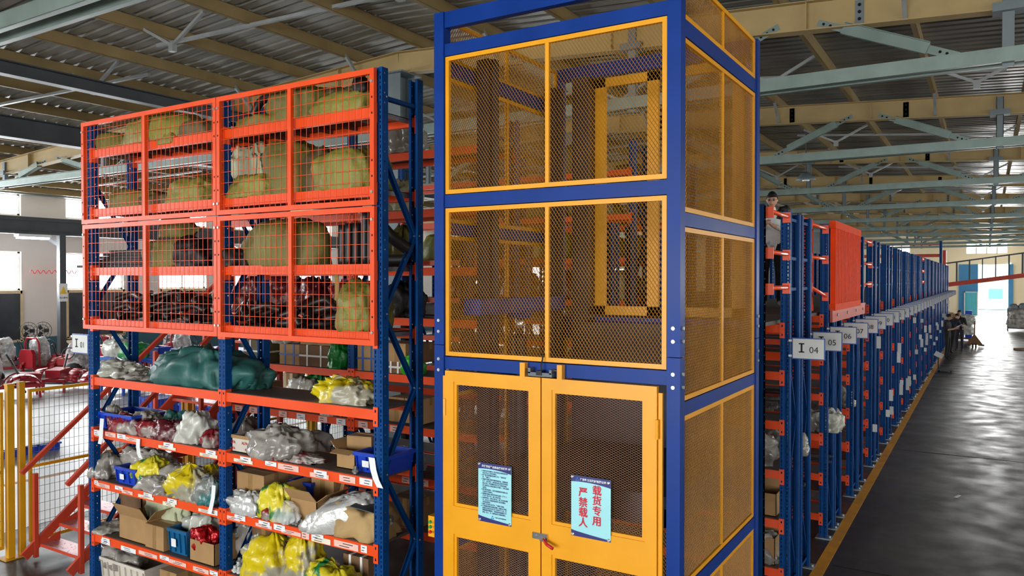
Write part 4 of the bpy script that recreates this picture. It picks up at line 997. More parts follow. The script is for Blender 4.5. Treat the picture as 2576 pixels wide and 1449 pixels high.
bag('red trimmed tail of the grey bag on the second open shelf', 676, 792, 4.62, LB, .07, .16, 'film_red', crease=.2)
for i, px in enumerate((727, 735, 743, 737)): fitting('bright hex fitting spilled beside the grey bag', px, 0, 4.58 + .02 * (i % 2), LB, .034, ang=i)
carton('torn open cardboard box left of the small blue crate', 845, 892, 4.62, LB, .15, .22, True, 'card', flaps=(1, 1, 1, 0))
carton('tall leaning cardboard sheet box behind the torn box', 872, 925, 4.76, LB, .24, .16, False, 'card', rz=.2, tape=False)
crate('blue crate poking out at the right end of the second open shelf', 892, 975, 4.6, LB, .16, .33)
fitting('brass coloured valve lying by the blue crate', 893, 0, 4.55, LB, .04)
# shelf C
bag('grey film bag of dark parts at the left end of the third open shelf', 246, 298, 4.68, LC, .2, .3, 'film_grey')
crate('small blue crate with a white label on the third open shelf', 288, 340, 4.54, LC, .17, .3)
bag('long grey film bag behind the small blue crate', 318, 432, 4.82, LC, .27, .24, 'film_grey', crease=.2)
bag('yellow and green fertiliser style bag beside the small crate', 352, 415, 4.68, LC, .24, .26, 'film_yellowgreen')
bag('low clear film bag in front of the yellow green one', 368, 448, 4.6, LC, .13, .2, 'film_grey', crease=.22)
bag('bulky grey film bag in the middle of the third open shelf', 412, 505, 4.78, LC, .2, .3, 'film_grey')
bag('bright yellow printed bag on the edge of the third open shelf', 436, 520, 4.6, LC, .25, .24, 'film_yellow')
bag('small yellow roll bag against the middle upright', 514, 552, 4.76, LC, .24, .22, 'film_yellow', seed=5)
bag('clear bag with teal parts left of the middle upright', 500, 552, 4.6, LC, .22, .2, 'film_teal')
carton('taped brown cardboard box right of the middle upright on the third open shelf', 594, 662, 4.62, LC + .12, .21, .28, False, 'card')
carton('low crushed box under the taped brown box', 590, 668, 4.64, LC, .12, .26, False, 'card_dark', tape=False)
bag('shiny silver film bag at the left of the third open shelf', 588, 668, 4.57, LC, .17, .16, 'silver', crease=.2)
bag('colourful carrier bag with handles between silver bag and open box', 664, 732, 4.62, LC, .26, .2, 'film_yellowgreen', e=.8, seed=77)
bag('red printed bag corner below the colourful carrier bag', 656, 694, 4.55, LC, .1, .1, 'film_red', seed=23)
bag('clear bag of fittings hanging over the beam edge', 680, 742, 4.55, LC, .15, .1, 'clear_film')
carton('open cardboard box with folded flaps in the middle of the third shelf', 728, 795, 4.6, LC, .2, .3, True, 'card', flaps=(1, 1, 1, 1))
carton('plain brown box at the back of the third shelf', 782, 838, 4.84, LC + .1, .24, .1, False, 'card')
crate('blue crate half hidden behind the open box', 728, 780, 4.8, LC + .02, .26, .16, card=False)
sack('silver woven sack with pink stripe leaning on the third open shelf', 796, 930, 4.66, LC, .26, .3, 'silver', 'sack', 'woven_sack', crease=.06, e=.6, rz=.3, tilt=.35)
sack('tan canvas bag open at its right end full of nuts', 846, 978, 4.72, LC, .24, .4, 'canvas', 'bag', 'canvas_bag', crease=.14, cs=3, lump=.22, tilt=-.06)
tag(MB().bar((xa(895, 4.6), 4.6, LC + .27), (xa(946, 4.6), 4.64, LC + .24), .2, .006).build('rubber_sheet', 'steel_dark'), 'dark grey rubber sheet lying on the tan canvas bag', 'sheet')
for i, (px, dy) in enumerate(((744, 0), (752, .03), (748, .06), (758, .01), (755, .07), (781, .02), (805, 0), (808, .05), (820, -.01), (849, .0), (852, .04))): fitting('grey steel hex fitting loose on the third shelf edge', px, 0, 4.55 + dy, LC, .036, ang=i * .7)
for i in range(9): fitting('dark nut in the mouth of the canvas bag', 968 + 7 * (i % 3), 0, 4.66 + .05 * (i // 3), LC + .13, .034, 'nuts in the canvas bag', 'metal_part', i)
# shelf D
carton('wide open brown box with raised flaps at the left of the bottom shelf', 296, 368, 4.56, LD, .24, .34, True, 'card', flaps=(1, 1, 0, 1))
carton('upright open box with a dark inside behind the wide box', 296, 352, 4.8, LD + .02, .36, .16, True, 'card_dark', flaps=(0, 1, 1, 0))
carton('closed brown box with a red logo left of the teal crate', 362, 408, 4.54, LD, .23, .28, False, 'card')
carton('tilted brown box behind the closed box', 360, 402, 4.82, LD + .16, .24, .14, False, 'card', rz=.25)
crate('teal blue crate with a paper label between two boxes', 420, 466, 4.56, LD, .24, .32, 'crate_teal')
carton('brown box with black print and red foil on top', 474, 536, 4.54, LD, .2, .32, True, 'card', flaps=(0, 0, 0, 0))
bag('shiny red foil bag in the box beside the middle upright', 492, 545, 4.66, LD + .1, .17, .2, 'foil_red')
bag('grey film bag draped over the red foil bag', 478, 552, 4.78, LD + .16, .18, .22, 'film')
bag('bundled grey brown cloth sack behind the teal crate', 384, 466, 4.82, LD + .14, .34, .2, 'sack_pale', 'sack', 'cloth_bundle', crease=.16)
carton('large brown box lying at an angle behind the print box', 450, 520, 4.84, LD + .08, .34, .12, False, 'card', rz=-.2, tape=False)
bag('flat clear film sheet at the left end of the bottom shelf', 246, 292, 4.66, LD, .06, .3, 'film')
bag('yellow and white sack with red lettering at the left of the right bay', 640, 735, 4.64, LD, .34, .3, 'film_yellow', seed=31, rz=.3)
bag('second yellow sack leaning behind the first on the bottom shelf', 722, 800, 4.72, LD, .36, .26, 'film_yellow', seed=14, rz=-.3)
bag('green trimmed yellow sack with a grey flap on the bottom shelf', 792, 892, 4.62, LD, .26, .28, 'film_yellowgreen', seed=8)
carton('brown bundle tied with white straps at the right of the bottom shelf', 862, 925, 4.76, LD, .32, .2, False, 'card_dark', strap='strap_white', tape=False)
bag('dark film bags stuffed at the back of the bottom right shelf', 600, 690, 4.86, LD, .3, .16, 'film_grey')
carton('dark box with a white label at the back of the bottom right shelf', 632, 690, 4.8, LD + .1, .3, .14, False, 'card_dark')
for i in range(16):
    px = 588 + (i * 23) % 58; fitting('white plastic pipe cap heaped by the yellow sack', px, 0, 4.56 + .035 * (i % 4), LD + .028 * (i % 2), .04, 'white pipe caps', 'pvc_white', i)
bag('crumpled teal film scrap among the white caps', 618, 650, 4.58, LD, .1, .12, 'film_teal')
# on the floor under the rack
crate('round edged tub of scrap film under the left bay', 236, 360, 4.56, 0, .22, .36, 'carton_white', card=False)
bag('brown film scraps in the tub under the left bay', 245, 350, 4.72, .1, .2, .26, 'film_grey')
carton('small brown box on the floor under the left bay', 398, 440, 4.6, 0, .26, .3, False, 'card')
sack('green plastic sack on the floor by the right upright', 940, 1000, 4.75, 0, .4, .3, 'film_green', 'sack', 'plastic_sack')
sack('grey bag standing on the floor under the right bay', 760, 850, 4.75, 0, .3, .34, 'film_grey', 'bag', 'plastic_bag')
# ------------------------------------------------------------------ second rack behind the first
Y2, Y2B = 6.3, 6.77; XP2 = [-8.02, -5.96, -4.13]
r2 = root('storage_rack', (XP2[1], Y2, 0), 'second orange and blue rack standing behind the caged rack', 'rack')
for x in XP2:
    link('upright', UP[4.72], r2, loc(x, Y2, 0)); link('upright', UP[4.72], r2, loc(x, Y2B + .03, 0), (0, 0, math.pi)); rack_frame_braces(r2, x, Y2 + .05, Y2B - .02, 4.72)
for bay in (0, 1):
    for li, z in enumerate(LEV):
        bay_beams(r2, XP2[bay], XP2[bay + 1], Y2, Y2B + .03, z, ('r2', bay, li))
        MB().box(XP2[bay] + .048, XP2[bay + 1] - .048, Y2 + .02, Y2B, z - .02, z + .002).build('deck_board', 'deck', r2)
for bay, li, lst in ((0, 5, (626, 700)), (1, 5, (745, 800, 845)), (0, 5, (590,)), (1, 4, ()), (1, 6, (1010, 1050)), (1, 5, (900, 980)), (0, 6, (620, 680)), (1, 6, (760, 830, 905)), (1, 7, (985,))):
    for p in lst:
        a = xa(p, Y2); paper(BEAMS[('r2', bay if XP2[bay] < a < XP2[bay + 1] else 1 - bay, li, 'f')], a, a + .14, Y2 + .002, LEV[li] - .075, LEV[li] - .008, 'paper' if p % 2 else 'paper_pink')
YN = 6.45
GB = 'goods on the second rack'
A2, B2, C2, D2 = LA, LB, LC, LD
carton('round bundle wrapped in sacking and tied with white straps', 612, 675, YN - .1, A2, .26, .3, False, 'sack_brown', strap='strap_white', tape=False, group=GB)
carton('brown paper bundle tied with blue straps', 703, 752, YN - .1, A2, .24, .3, False, 'card', strap='strap_blue', tape=False, group=GB)
bag('clear film parcel on top of the blue strapped bundle', 700, 740, YN, A2 + .24, .18, .25, 'film', group=GB)
carton('long brown bundle with white straps under a filmed box', 752, 828, YN - .1, A2, .24, .32, False, 'card_dark', strap='strap_white', tape=False, group=GB)
carton('film wrapped brown box on the long strapped bundle', 755, 832, YN - .08, A2 + .245, .22, .3, False, 'card', group=GB)
bag('green mesh bag right of the long strapped bundle', 834, 872, YN, A2, .24, .24, 'film_green', group=GB)
carton('brown bundle with crossing blue straps beside the second rack upright', 898, 942, YN - .1, A2, .28, .3, False, 'card', strap='strap_blue', tape=False, rz=.12, group=GB)
carton('brown box marked 2 seen right of the caged rack', 975, 1020, YN - .1, A2 + .12, .2, .28, False, 'card', group=GB)
carton('plain brown box behind the box marked 2', 1020, 1062, YN - .04, A2 + .12, .2, .3, False, 'card_dark', group=GB)
carton('low strapped bundle under the box marked 2', 972, 1012, YN - .1, A2, .12, .3, False, 'card_dark', strap='strap_white', tape=False, group=GB)
bag('lime green bag at the right end of the second rack', 1024, 1060, YN - .06, A2, .2, .24, 'film_lime', group=GB)
bag('green and white printed bag high beside the right upright', 912, 952, YN - .02, A2 + .28, .22, .2, 'film_lime', group=GB)
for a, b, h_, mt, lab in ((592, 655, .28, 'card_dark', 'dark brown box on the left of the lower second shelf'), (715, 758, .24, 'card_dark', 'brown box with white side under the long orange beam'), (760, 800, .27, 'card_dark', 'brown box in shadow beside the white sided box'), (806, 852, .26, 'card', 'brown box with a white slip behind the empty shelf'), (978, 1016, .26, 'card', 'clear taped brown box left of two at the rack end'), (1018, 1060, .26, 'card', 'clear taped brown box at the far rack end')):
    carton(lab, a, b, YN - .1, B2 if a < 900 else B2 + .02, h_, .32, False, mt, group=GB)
bag('dark red film bag behind the white carton', 585, 650, YN + .05, B2, .3, .25, 'film_red', group=GB)
bag('white crumpled bag standing behind the empty shelf board', 815, 850, YN - .1, B2, .2, .14, 'film_white', group=GB)
carton('flat carton on the upper edge of the lower second shelf', 712, 735, YN - .12, B2 + .26, .18, .2, False, 'card_pale', group=GB)
bag('white film bag lying behind the empty shelf', 735, 792, YN - .06, A2 - .35, .2, .2, 'film', group=GB)
bag('green sheet bag behind the white film bag', 775, 822, YN + .06, A2 - .36, .26, .2, 'film_green', group=GB)
for i, px in enumerate((850, 858, 868, 876, 885, 893)): fitting('grey steel fitting heaped on the second rack', px, 0, YN - .08, B2, .05, 'fittings on the second rack', ang=i)
for a, b, h_, mt, lab in ((590, 640, .3, 'film_grey', 'grey film bag low on the second rack left'), (660, 740, .28, 'film_maroon', 'maroon film bag low on the second rack'), (745, 815, .24, 'film_grey', 'dark grey film bag low on the second rack middle'), (980, 1055, .22, 'film_grey', 'dark film heap low at the right rack end')):
    bag(lab, a, b, YN, C2, h_, .36, mt, group=GB)
crate('blue crate deep on the second rack behind the taped box', 680, 735, YN - .1, C2, .2, .36, group=GB, card=False)
for i, px in enumerate((1005, 1016, 1028, 1040, 1052)): fitting('steel fitting at the right end of the second rack', px, 0, YN - .1, C2, .06, 'fittings at the second rack end', ang=i)
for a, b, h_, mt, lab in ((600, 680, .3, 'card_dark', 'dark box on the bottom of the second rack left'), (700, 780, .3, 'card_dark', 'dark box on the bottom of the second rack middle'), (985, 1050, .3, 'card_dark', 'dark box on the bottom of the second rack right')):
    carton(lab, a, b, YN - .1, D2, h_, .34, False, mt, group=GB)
# caged levels of the second rack
for a, b, h_, mt, z, lab in ((600, 668, .4, 'film_maroon', U4, 'clear wrapped maroon bundle left of the brace'), (668, 760, .42, 'film_maroon', U4, 'clear wrapped maroon bundle in the middle bay'), (765, 832, .38, 'film_maroon', U4, 'clear wrapped maroon bundle near the straw rope'), (850, 905, .36, 'film_red', U4, 'red film bundle behind the slumped pale sack'), (985, 1050, .34, 'black', U4, 'black film sack on the second rack beside the lift'),
                             (600, 660, .34, 'sack_pale', U2, 'pale net sack on the second rack behind the cage'), (660, 700, .38, 'film_grey', U2, 'grey film parcel on the second rack behind the cage'), (805, 870, .34, 'film_grey', U2, 'clear wrapped black parcel behind the mullion'), (985, 1045, .3, 'sack_pale', U2, 'grey cloth sack with lettering beside the lift'), (985, 1045, .36, 'sack', U3, 'olive sack drooping on the second rack beside the lift'), (640, 720, .3, 'black', U3, 'black bundle on the second rack third shelf'), (985, 1055, .3, 'film_grey', U1, 'grey parcel on the top of the second rack')):
    bag(lab, a, b, YN, z + .012, h_, .36, mt, group=GB, crumple=.3)
# ------------------------------------------------------------------ rows of racks along the aisle
RXE = -1.65;  ROWZ = [2.2, 1.72, 1.24, .76, .28]
BL = [7.7 + 2.085 * k for k in range(18)]
bm_far = {}
def far_beam(w_, fl):
    key = (round(w_, 3), fl)
    if key not in bm_far:
        mb = MB(); beam_geo(mb, -w_ + PW / 2, -PW / 2, .004 * fl, 0, .08, .045, fl)
        for xe, s in ((0, -1), (-w_, 1)):
            if fl > 0: connector(mb, xe + s * .002, xe + s * (PW / 2 + .004), 0, -.055, .15)
            mb.box(min(xe + s * PW / 2, xe + s * (PW / 2 + .006)), max(xe + s * PW / 2, xe + s * (PW / 2 + .006)), 0, fl * .05, -.13, .02)
        bm_far[key] = mb.mesh('beam', 'orange')
    return bm_far[key]
deck_me = {}
foot_m = MB().box(-.08, .1, -.05, .12, 0, .008).lathe((.075, .035, .008), [(.014, 0), (.012, .02)], 6).mesh('foot_plate', 'galv')
tie_m2 = MB().cbar((0, .06, 0), (0, .44, 0), .03, .045, up=(1, 0, 0), t=.004).mesh('tie_bar', 'rack_blue')
diag = {}
def diag_mesh(n):
    mb = MB(); z = .2
    for k in range(n): mb.cbar((0, .05 if k % 2 else .45, z), (0, .45 if k % 2 else .05, z + .75), .025, .035, up=(1, 0, 0), t=.004); z += .75
    return mb.mesh('bracing', 'rack_blue')
diag_m = diag_mesh(3)
def row_rack(num, y, bays, first):
    rk = root('storage_rack', (RXE, y, 0), 'blue and orange storage rack at the aisle under sign ' + NUMW(num), 'rack', 'rack rows along the right aisle')
    xs = [RXE - 2.05 * k for k in range(bays + 1)]
    for x in xs:
        link('upright', UP[3.75], rk, loc(x, y, 0)); link('upright', UP[3.75], rk, loc(x, y + .5, 0), (0, 0, math.pi))
        link('bracing', diag_m, rk, loc(x, y, 0))
    for yy in (y, y + .5 - .07): link('foot_plate', foot_m, rk, loc(RXE, yy, 0))
    for z in (3.68, 3.3, 3.0, .1): link('tie_bar', tie_m2, rk, loc(RXE, y, z))
    for x in xs[:-1]:
        for z in [2.66] + ROWZ:
            link('beam', far_beam(2.05, 1), rk, loc(x, y, z)); link('beam', far_beam(2.05, -1), rk, loc(x, y + .5, z))
            if z < 2.6:
                if 'd' not in deck_me: deck_me['d'] = MB().box(-2.0, -.05, .03, .47, -.02, .002).mesh('deck_board', 'deck')
                link('deck_board', deck_me['d'], rk, loc(x, y, z))
    return rk
num = 4
for k, b in enumerate(BL):
    for off in (0, .57):
        row_rack(num, b + off, 3 if k < 2 else 1, num == 4)
        aisle_sign(num, RXE + .045 + .02, b + off + (.0 if off == 0 else .45), 2.335)
        num += 1
# papers stuck on the row uprights
rnd = random.Random(11)
for k in range(2, 18):
    for off in (0, .57):
        for q in range(1 if k < 4 else 2):
            z = rnd.uniform(.4, 2.1); y = BL[k] + off + rnd.choice((0, .1)); hh = rnd.uniform(.1, .28)
            if rnd.random() < .7: tag(MB().box(RXE + .05, RXE + .05 + .07, y - .008, y - .006, z, z + hh).build('paper_slip', 'sign_grey'), 'pale paper slip clipped %s on the upright under sign %s' % (('low', 'halfway', 'high')[min(2, int(z / .75))] + (' second' if q else ''), NUMW(4 + 2 * k + (1 if off else 0))), 'paper', 'paper slips on the row uprights')
# mezzanine deck over the rows, walkway edges and rails
dk = root('mezzanine_deck', (-5.5, 6.9, 2.62), 'dark brown mezzanine floor carried on the rack rows', 'platform')
edges = [6.93] + [b + 1.1 for b in BL]
for k in range(len(BL)):
    a, bb = edges[k], edges[k + 1]
    for x0, x1 in ((-3.8, -1.73), (-5.9, -3.82), (-8.0, -5.92)): MB().box(x0, x1, a + .01, bb - .002, 2.665, 2.7).build('deck_board', 'deck', dk)
MB().box(-3.8, -1.775, 6.9, 6.925, 2.58, 2.72).build('edge_plate', 'galv', dk); MB().box(-3.8, -1.775, 6.93, 6.96, 2.52, 2.6).build('edge_beam', 'orange', dk)
ep = root('toe_board', (-1.58, 9.85, 2.58), 'faded orange toe board under the orange ribbed panels', 'board'); MB().box(-1.595, -1.565, 9.86, 12.75, 2.58, 2.745).build('board', 'orange_old', ep)
for yy in (10.2, 11.0, 11.8, 12.5):
    MB().lathe((-1.565, yy, 2.66), [(.02, 0), (.016, .012)], 8, 0, 'x').build('bolt', 'bolt', ep)
gaps = [(6.99, 7.69)] + [(BL[k] + 1.08, BL[k + 1]) for k in range(17)]
names = ['before sign zero four', 'behind sign zero five'] + ['after sign ' + NUMW(2 * k + 5) for k in range(1, 17)]
for gi, (a, b) in enumerate(gaps):
    if gi not in (0, 1, 3, 9): continue
    rl_ = root('guard_rail', (RXE, a, 2.7), 'orange pipe rail closing the mezzanine walkway ' + names[gi], 'rail', 'walkway rails')
    for z in (3.7, 3.34, 3.02):
        z2 = z - (.12 if gi == 1 and z < 3.1 else 0)
        MB().tube([(RXE + .02, a + .02, z), (RXE + .02, b - .02, z2)], .021, 10).build('pipe', 'orange', rl_, smooth=True)
        for yy, zz in ((a + .012, z), (b - .012, z2)): MB().box(RXE - .02, RXE + .05, yy - .006, yy + .006, zz - .06, zz + .04).build('bracket', 'orange', rl_)
lg = root('post_rack', (-1.9, 6.86, 0), 'single blue perforated upright standing beside the lift back corner', 'post')
link('upright', UP[3.75], lg, loc(-1.712, 6.93, 0)); link('upright', UP[3.75], lg, loc(-1.712, 7.0, 0), (0, 0, math.pi))
def ribbed(label, y0, y1, x=-1.82, z0=2.72, z1=3.8):
    p = root('ribbed_panel', (x, y0, z0), label, 'guard panel', 'orange ribbed guard panels'); mb = MB(); n = int((y1 - y0) / .11)
    for k in range(n):
        a = y0 + (y1 - y0) * k / n; w_ = (y1 - y0) / n
        pr = [(a, 0), (a + w_ * .4, 0), (a + w_ * .44, .055), (a + w_ * .96, .055), (a + w_, 0)]
        for (ya, xa_), (yb, xb_) in zip(pr, pr[1:]): mb.quad((x + xa_, ya, z0 + .08), (x + xb_, yb, z0 + .08), (x + xb_, yb, z1 - .09), (x + xa_, ya, z1 - .09))
    mb.build('ribbed_sheet', 'orange_matte', p)
    MB().box(x - .01, x + .06, y0, y1, z1 - .09, z1).build('top_rail', 'orange_matte', p); MB().box(x - .01, x + .06, y0, y1, z0, z0 + .08).build('bottom_rail', 'orange_matte', p)
ribbed('nearest orange ribbed guard panel behind the pipe rails', 8.98, 9.74); ribbed('long orange ribbed guard panel above the toe board', 9.9, 12.1, x=-1.6)
ribbed('far orange ribbed guard panel near the end of the rack row', 29.5, 31.2)
# upper racks standing on the mezzanine
for k, lab in ((1, 'upper rack on the mezzanine seen through the lift mesh'), (2, 'upper rack on the mezzanine further behind the lift')):
    y = BL[k]; ur = root('storage_rack', (-6, y, 2.7), 'blue and orange ' + lab, 'rack'); xs = [-4.15, -6.2, -8.25]
    key = 2.3
    if key not in UP: UP[key] = upright_mesh(key)
    for x in xs:
        for yy, rz in ((y + .1, 0), (y + .65, math.pi)): link('upright', UP[key], ur, loc(x, yy, 2.7), (0, 0, rz))
        mb = MB()
        for z in (.3, 1.0, 1.7, 2.2): mb.cbar((x, y + .15, 2.7 + z), (x, y + .6, 2.7 + z), .03, .04, up=(1, 0, 0), t=.004)
        mb.cbar((x, y + .15, 3.0), (x, y + .6, 3.7), .03, .04, up=(1, 0, 0), t=.004).cbar((x, y + .6, 3.7), (x, y + .15, 4.4), .03, .04, up=(1, 0, 0), t=.004); mb.build('bracing', 'rack_blue', ur)
    for x in xs[:-1]:
        for z in (4.62, 4.0, 3.4, 2.8):
            link('beam', far_beam(2.05, 1), ur, loc(x, y + .1, z)); link('beam', far_beam(2.05, -1), ur, loc(x, y + .65, z)); MB().box(x - 2.0, x - .05, y + .13, y + .62, z - .02, z + .002).build('deck_board', 'deck', ur)
    for q, (x, z, mt) in enumerate(((-4.8, 3.4, 'sack'), (-5.5, 3.4, 'sack_green'), (-4.9, 4.0, 'sack_brown'), (-5.6, 4.0, 'sack'), (-5.3, 2.8, 'film_maroon'), (-4.6, 2.8, 'sack_pale'), (-6.9, 4.0, 'sack'), (-7.6, 3.4, 'sack_green'), (-5.2, 4.62, 'sack_brown'), (-6.8, 3.4, 'sack'), (-7.3, 2.8, 'film_maroon'))):
        me = blob_mesh('woven_sack', .62, .42, .4, 40 + q + 20 * k, mt, nu=28, nv=14)
        tag(link('woven_sack', me, None, (x, y + .37, z + .005)), dict(sack='olive', sack_green='bright olive', sack_brown='brown', sack_pale='pale', film_maroon='maroon')[mt] + ' sack on the ' + {3.4: 'second', 4.0: 'third', 2.8: 'lowest', 4.62: 'top'}[z] + ' shelf, ' + ('right' if x > -6.2 else 'left') + (' end' if x in (-4.8, -4.9, -4.6, -7.6) else ' middle') + ' of the ' + ('nearer' if k == 1 else 'farther') + ' mezzanine rack', 'sack', 'sacks on the upper racks')
# goods in the near row racks
def rod_bundle(label, x, y, z, n, L_, r, mat, seed, cat='rods', ang=0.0):
    rd = random.Random(seed); b = root('rod_bundle', (x, y, z), label, cat)
    for i in range(n):
        a = rd.uniform(-.09, .09) + ang; yy = y + rd.uniform(-.15, .15); zz = z + r + rd.uniform(0, .16)
        MB().tube([(x - L_ * math.cos(a), yy - L_ * math.sin(a) * .3, zz), (x + rd.uniform(-.05, .05), yy, zz + rd.uniform(-.0, .02))], r, 6).build('rod', mat, b)
    return b
ry = BL[0] + .25
rod_bundle('bundle of long brown steel rods under the mezzanine edge', -1.95, ry, 2.205, 12, 1.3, .012, 'card_dark', 1)
rod_bundle('bundle of chrome fittings on rods at the first row rack', -1.8, ry, 1.725, 9, .5, .018, 'metal_part', 2)
rod_bundle('bright cylinder rods at the second row rack', -1.78, BL[0] + .85, 1.725, 8, .5, .02, 'chrome', 3)
rod_bundle('loose steel rods on a low shelf of the second row rack', -1.66, BL[0] + .82, .765, 7, .6, .015, 'chrome', 4)
rod_bundle('steel levers on a shelf behind sign zero six', -1.68, BL[1] + .25, 2.205, 9, .4, .016, 'metal_part', 5)
rod_bundle('bright rods sticking out on a low shelf behind sign zero seven', -1.62, BL[1] + .3, .765, 8, .5, .016, 'chrome', 6)
rod_bundle('tangled steel levers low on the third row rack', -1.66, BL[2] + .25, .765, 8, .4, .016, 'metal_part', 7)
rod_bundle('steel rods on the lowest near shelf', -1.75, ry, .285, 12, .5, .018, 'chrome', 8)
for lab, x, y, z, w_, d_, h_, mt in (('grey wrapped parcel on the near row rack', -2.1, ry, 1.243, .55, .4, .3, 'film_grey'), ('grey wrapped parcel poking out of the second row rack', -1.72, BL[0] + .86, 1.243, .24, .26, .2, 'film_grey'), ('wrapped grey sack on the second row rack', -2.0, BL[0] + .85, 1.243, .5, .36, .22, 'film'), ('white rag bag poking out behind sign zero six', -1.64, BL[1] + .3, 1.243, .3, .3, .22, 'film'), ('grey film parcel behind sign zero six', -2.0, BL[1] + .25, 1.243, .5, .4, .28, 'film_grey'), ('silver film parcel on the lowest near shelf', -1.95, ry - .05, .285, .4, .3, .26, 'film_grey'), ('grey film bag low behind sign zero seven', -1.8, BL[1] + .85, 1.243, .34, .3, .24, 'film_grey'), ('crumpled film bag on the third row rack', -1.8, BL[2] + .25, 1.243, .3, .3, .24, 'film_grey')):
    SEED[0] += 1; me = blob_mesh('plastic_bag', w_, d_, h_, SEED[0], mt, e=.85, lump=.25, crease=.06, crumple=.5, cs=3.6); tag(link('plastic_bag', me, None, (x, y, z)), lab, 'bag', 'bags on the near row racks')
carton('open tan carton on the near row rack above the low shelf', 1890, 1955, BL[0] + .08, .765, .22, .3, True, 'card', flaps=(0, 1, 0, 0))
carton('open tan carton with a torn flap on the lower near shelf', 1890, 1952, BL[0] + .08, .285, .26, .3, True, 'card', flaps=(0, 1, 1, 0))
bag('dark leafy rag bundle on top of the first row upright', 1958, 1985, BL[0] + .3, 3.7, .12, .2, 'black', 'bundle', 'bundle')
# ------------------------------------------------------------------ stair up to the mezzanine
SX0, SX1, SY = -8.95, -8.05, 4.36
st = root('steel_stair', (SX0, SY, 0), 'orange red steel stair with chequer plate treads left of the caged rack', 'stair')
run, rise, NT = .205, .175, 15
yt = lambda z: SY + .1 + z * run / rise
for x in (SX0, SX1):
    MB().bar((x, SY, .06), (x, yt(2.6), 2.62), .035, .1).build('stringer', 'stair_red', st)
    MB().bar((x, SY - .02, .98), (x, yt(2.62), 2.6 + 1.0), .045, .045).build('handrail', 'stair_red', st)
    for k in range(5):
        z = .02 + .62 * k; y = yt(z); zt = z + .93
        MB().box(x - .022, x + .022, y - .022, y + .022, z, zt).build('rail_post', 'stair_red', st)
        if 0 < k < 4: MB().bar((x, y + .02, zt - .05), (x, yt(z + .62), z + .62 + .02), .035, .035).build('rail_brace', 'stair_red', st)
    for k in range(2): z = 1.0 + 1.3 * k; MB().box(x - .03, x + .03, yt(z) - .03, yt(z) + .03, 0, z).build('support_leg', 'stair_red', st)
    MB().bar((x, yt(.9), .2), (x, yt(2.3), 1.9), .035, .035).build('support_brace', 'stair_red', st)
for k in range(NT):
    z = .16 + rise * k; y = SY + .26 + run * k - .1
    t = MB().box(SX0 + .02, SX1 - .02, y, y + .22, z - .03, z).build('tread', 'stair_red', st)
    MB().box(SX0 + .03, SX1 - .03, y + .005, y + .215, z, z + .003).build('chequer_plate', 'tread', t)
    for x, s in ((SX0 + .02, 1), (SX1 - .02, -1)):
        g = MB(); g.v += [(x, y, z), (x, y + .22, z), (x, y + .22, z + .09)]; g.f.append((0, 1, 2)); g.m.append(0); g.build('gusset', 'stair_red', t)
# ------------------------------------------------------------------ yellow mesh fence
FX = -9.22
FY = [2.2, 4.35, 6.6, 8.85, 11.1, 13.35]
side = ['nearest the left edge of the photo', 'just left of the stair foot', 'behind the red stair', 'further along behind the stair', 'at the far end behind the stair']
for k, y in enumerate(FY):
    p = root('fence_post', (FX, y, 0), ['yellow square fence post outside the left picture edge', 'tall yellow square fence post by the stair foot', 'yellow fence post seen behind the stair treads', 'yellow fence post behind the rack lower shelves', 'yellow fence post deep behind the stair', 'last yellow fence post towards the windows'][k], 'post', 'yellow fence posts')
    MB().box(FX - .035, FX + .035, y - .035, y + .035, 0, 1.92).build('shaft', 'fence_yellow', p); MB().box(FX - .04, FX + .04, y - .04, y + .04, 1.92, 1.94).build('cap', 'fence_yellow', p); MB().box(FX - .09, FX + .09, y - .09, y + .09, 0, .01).build('base', 'fence_yellow', p)
p = root('fence_post', (FX, 4.47, 0), 'slim yellow gate post standing next to the tall fence post', 'post', 'yellow fence posts'); MB().box(FX - .03, FX + .03, 4.44, 4.5, 0, 1.94).build('shaft', 'fence_yellow', p); MB().box(FX - .034, FX + .034, 4.436, 4.504, 1.94, 1.95).build('cap', 'fence_yellow', p)
for k in range(5):
    a, b = FY[k] + (.2 if k == 1 else .07), FY[k + 1] - .07
    f = root('wire_fence', (FX, a, .1), 'yellow framed wire fence panel ' + side[k], 'fence', 'yellow fence panels')
    for z in (1.82, .96, .12): MB().box(FX - .018, FX + .018, a, b, z, z + .035).build('rail', 'fence_yellow', f)
    for y in (a, b - .03): MB().box(FX - .016, FX + .016, y, y + .03, .15, 1.82).build('stile', 'fence_yellow', f)
    mb = MB(); r = .0018; n = int((b - a) / .055)
    for i in range(1, n): y = a + (b - a) * i / n; mb.box(FX - r, FX + r, y - r, y + r, .14, 1.82)
    for i in range(1, 17): z = .14 + 1.68 * i / 17; mb.box(FX + r, FX + 3 * r, a, b, z - r, z + r)
    mb.build('wire_grid', 'steel_dark', f, kind='stuff')
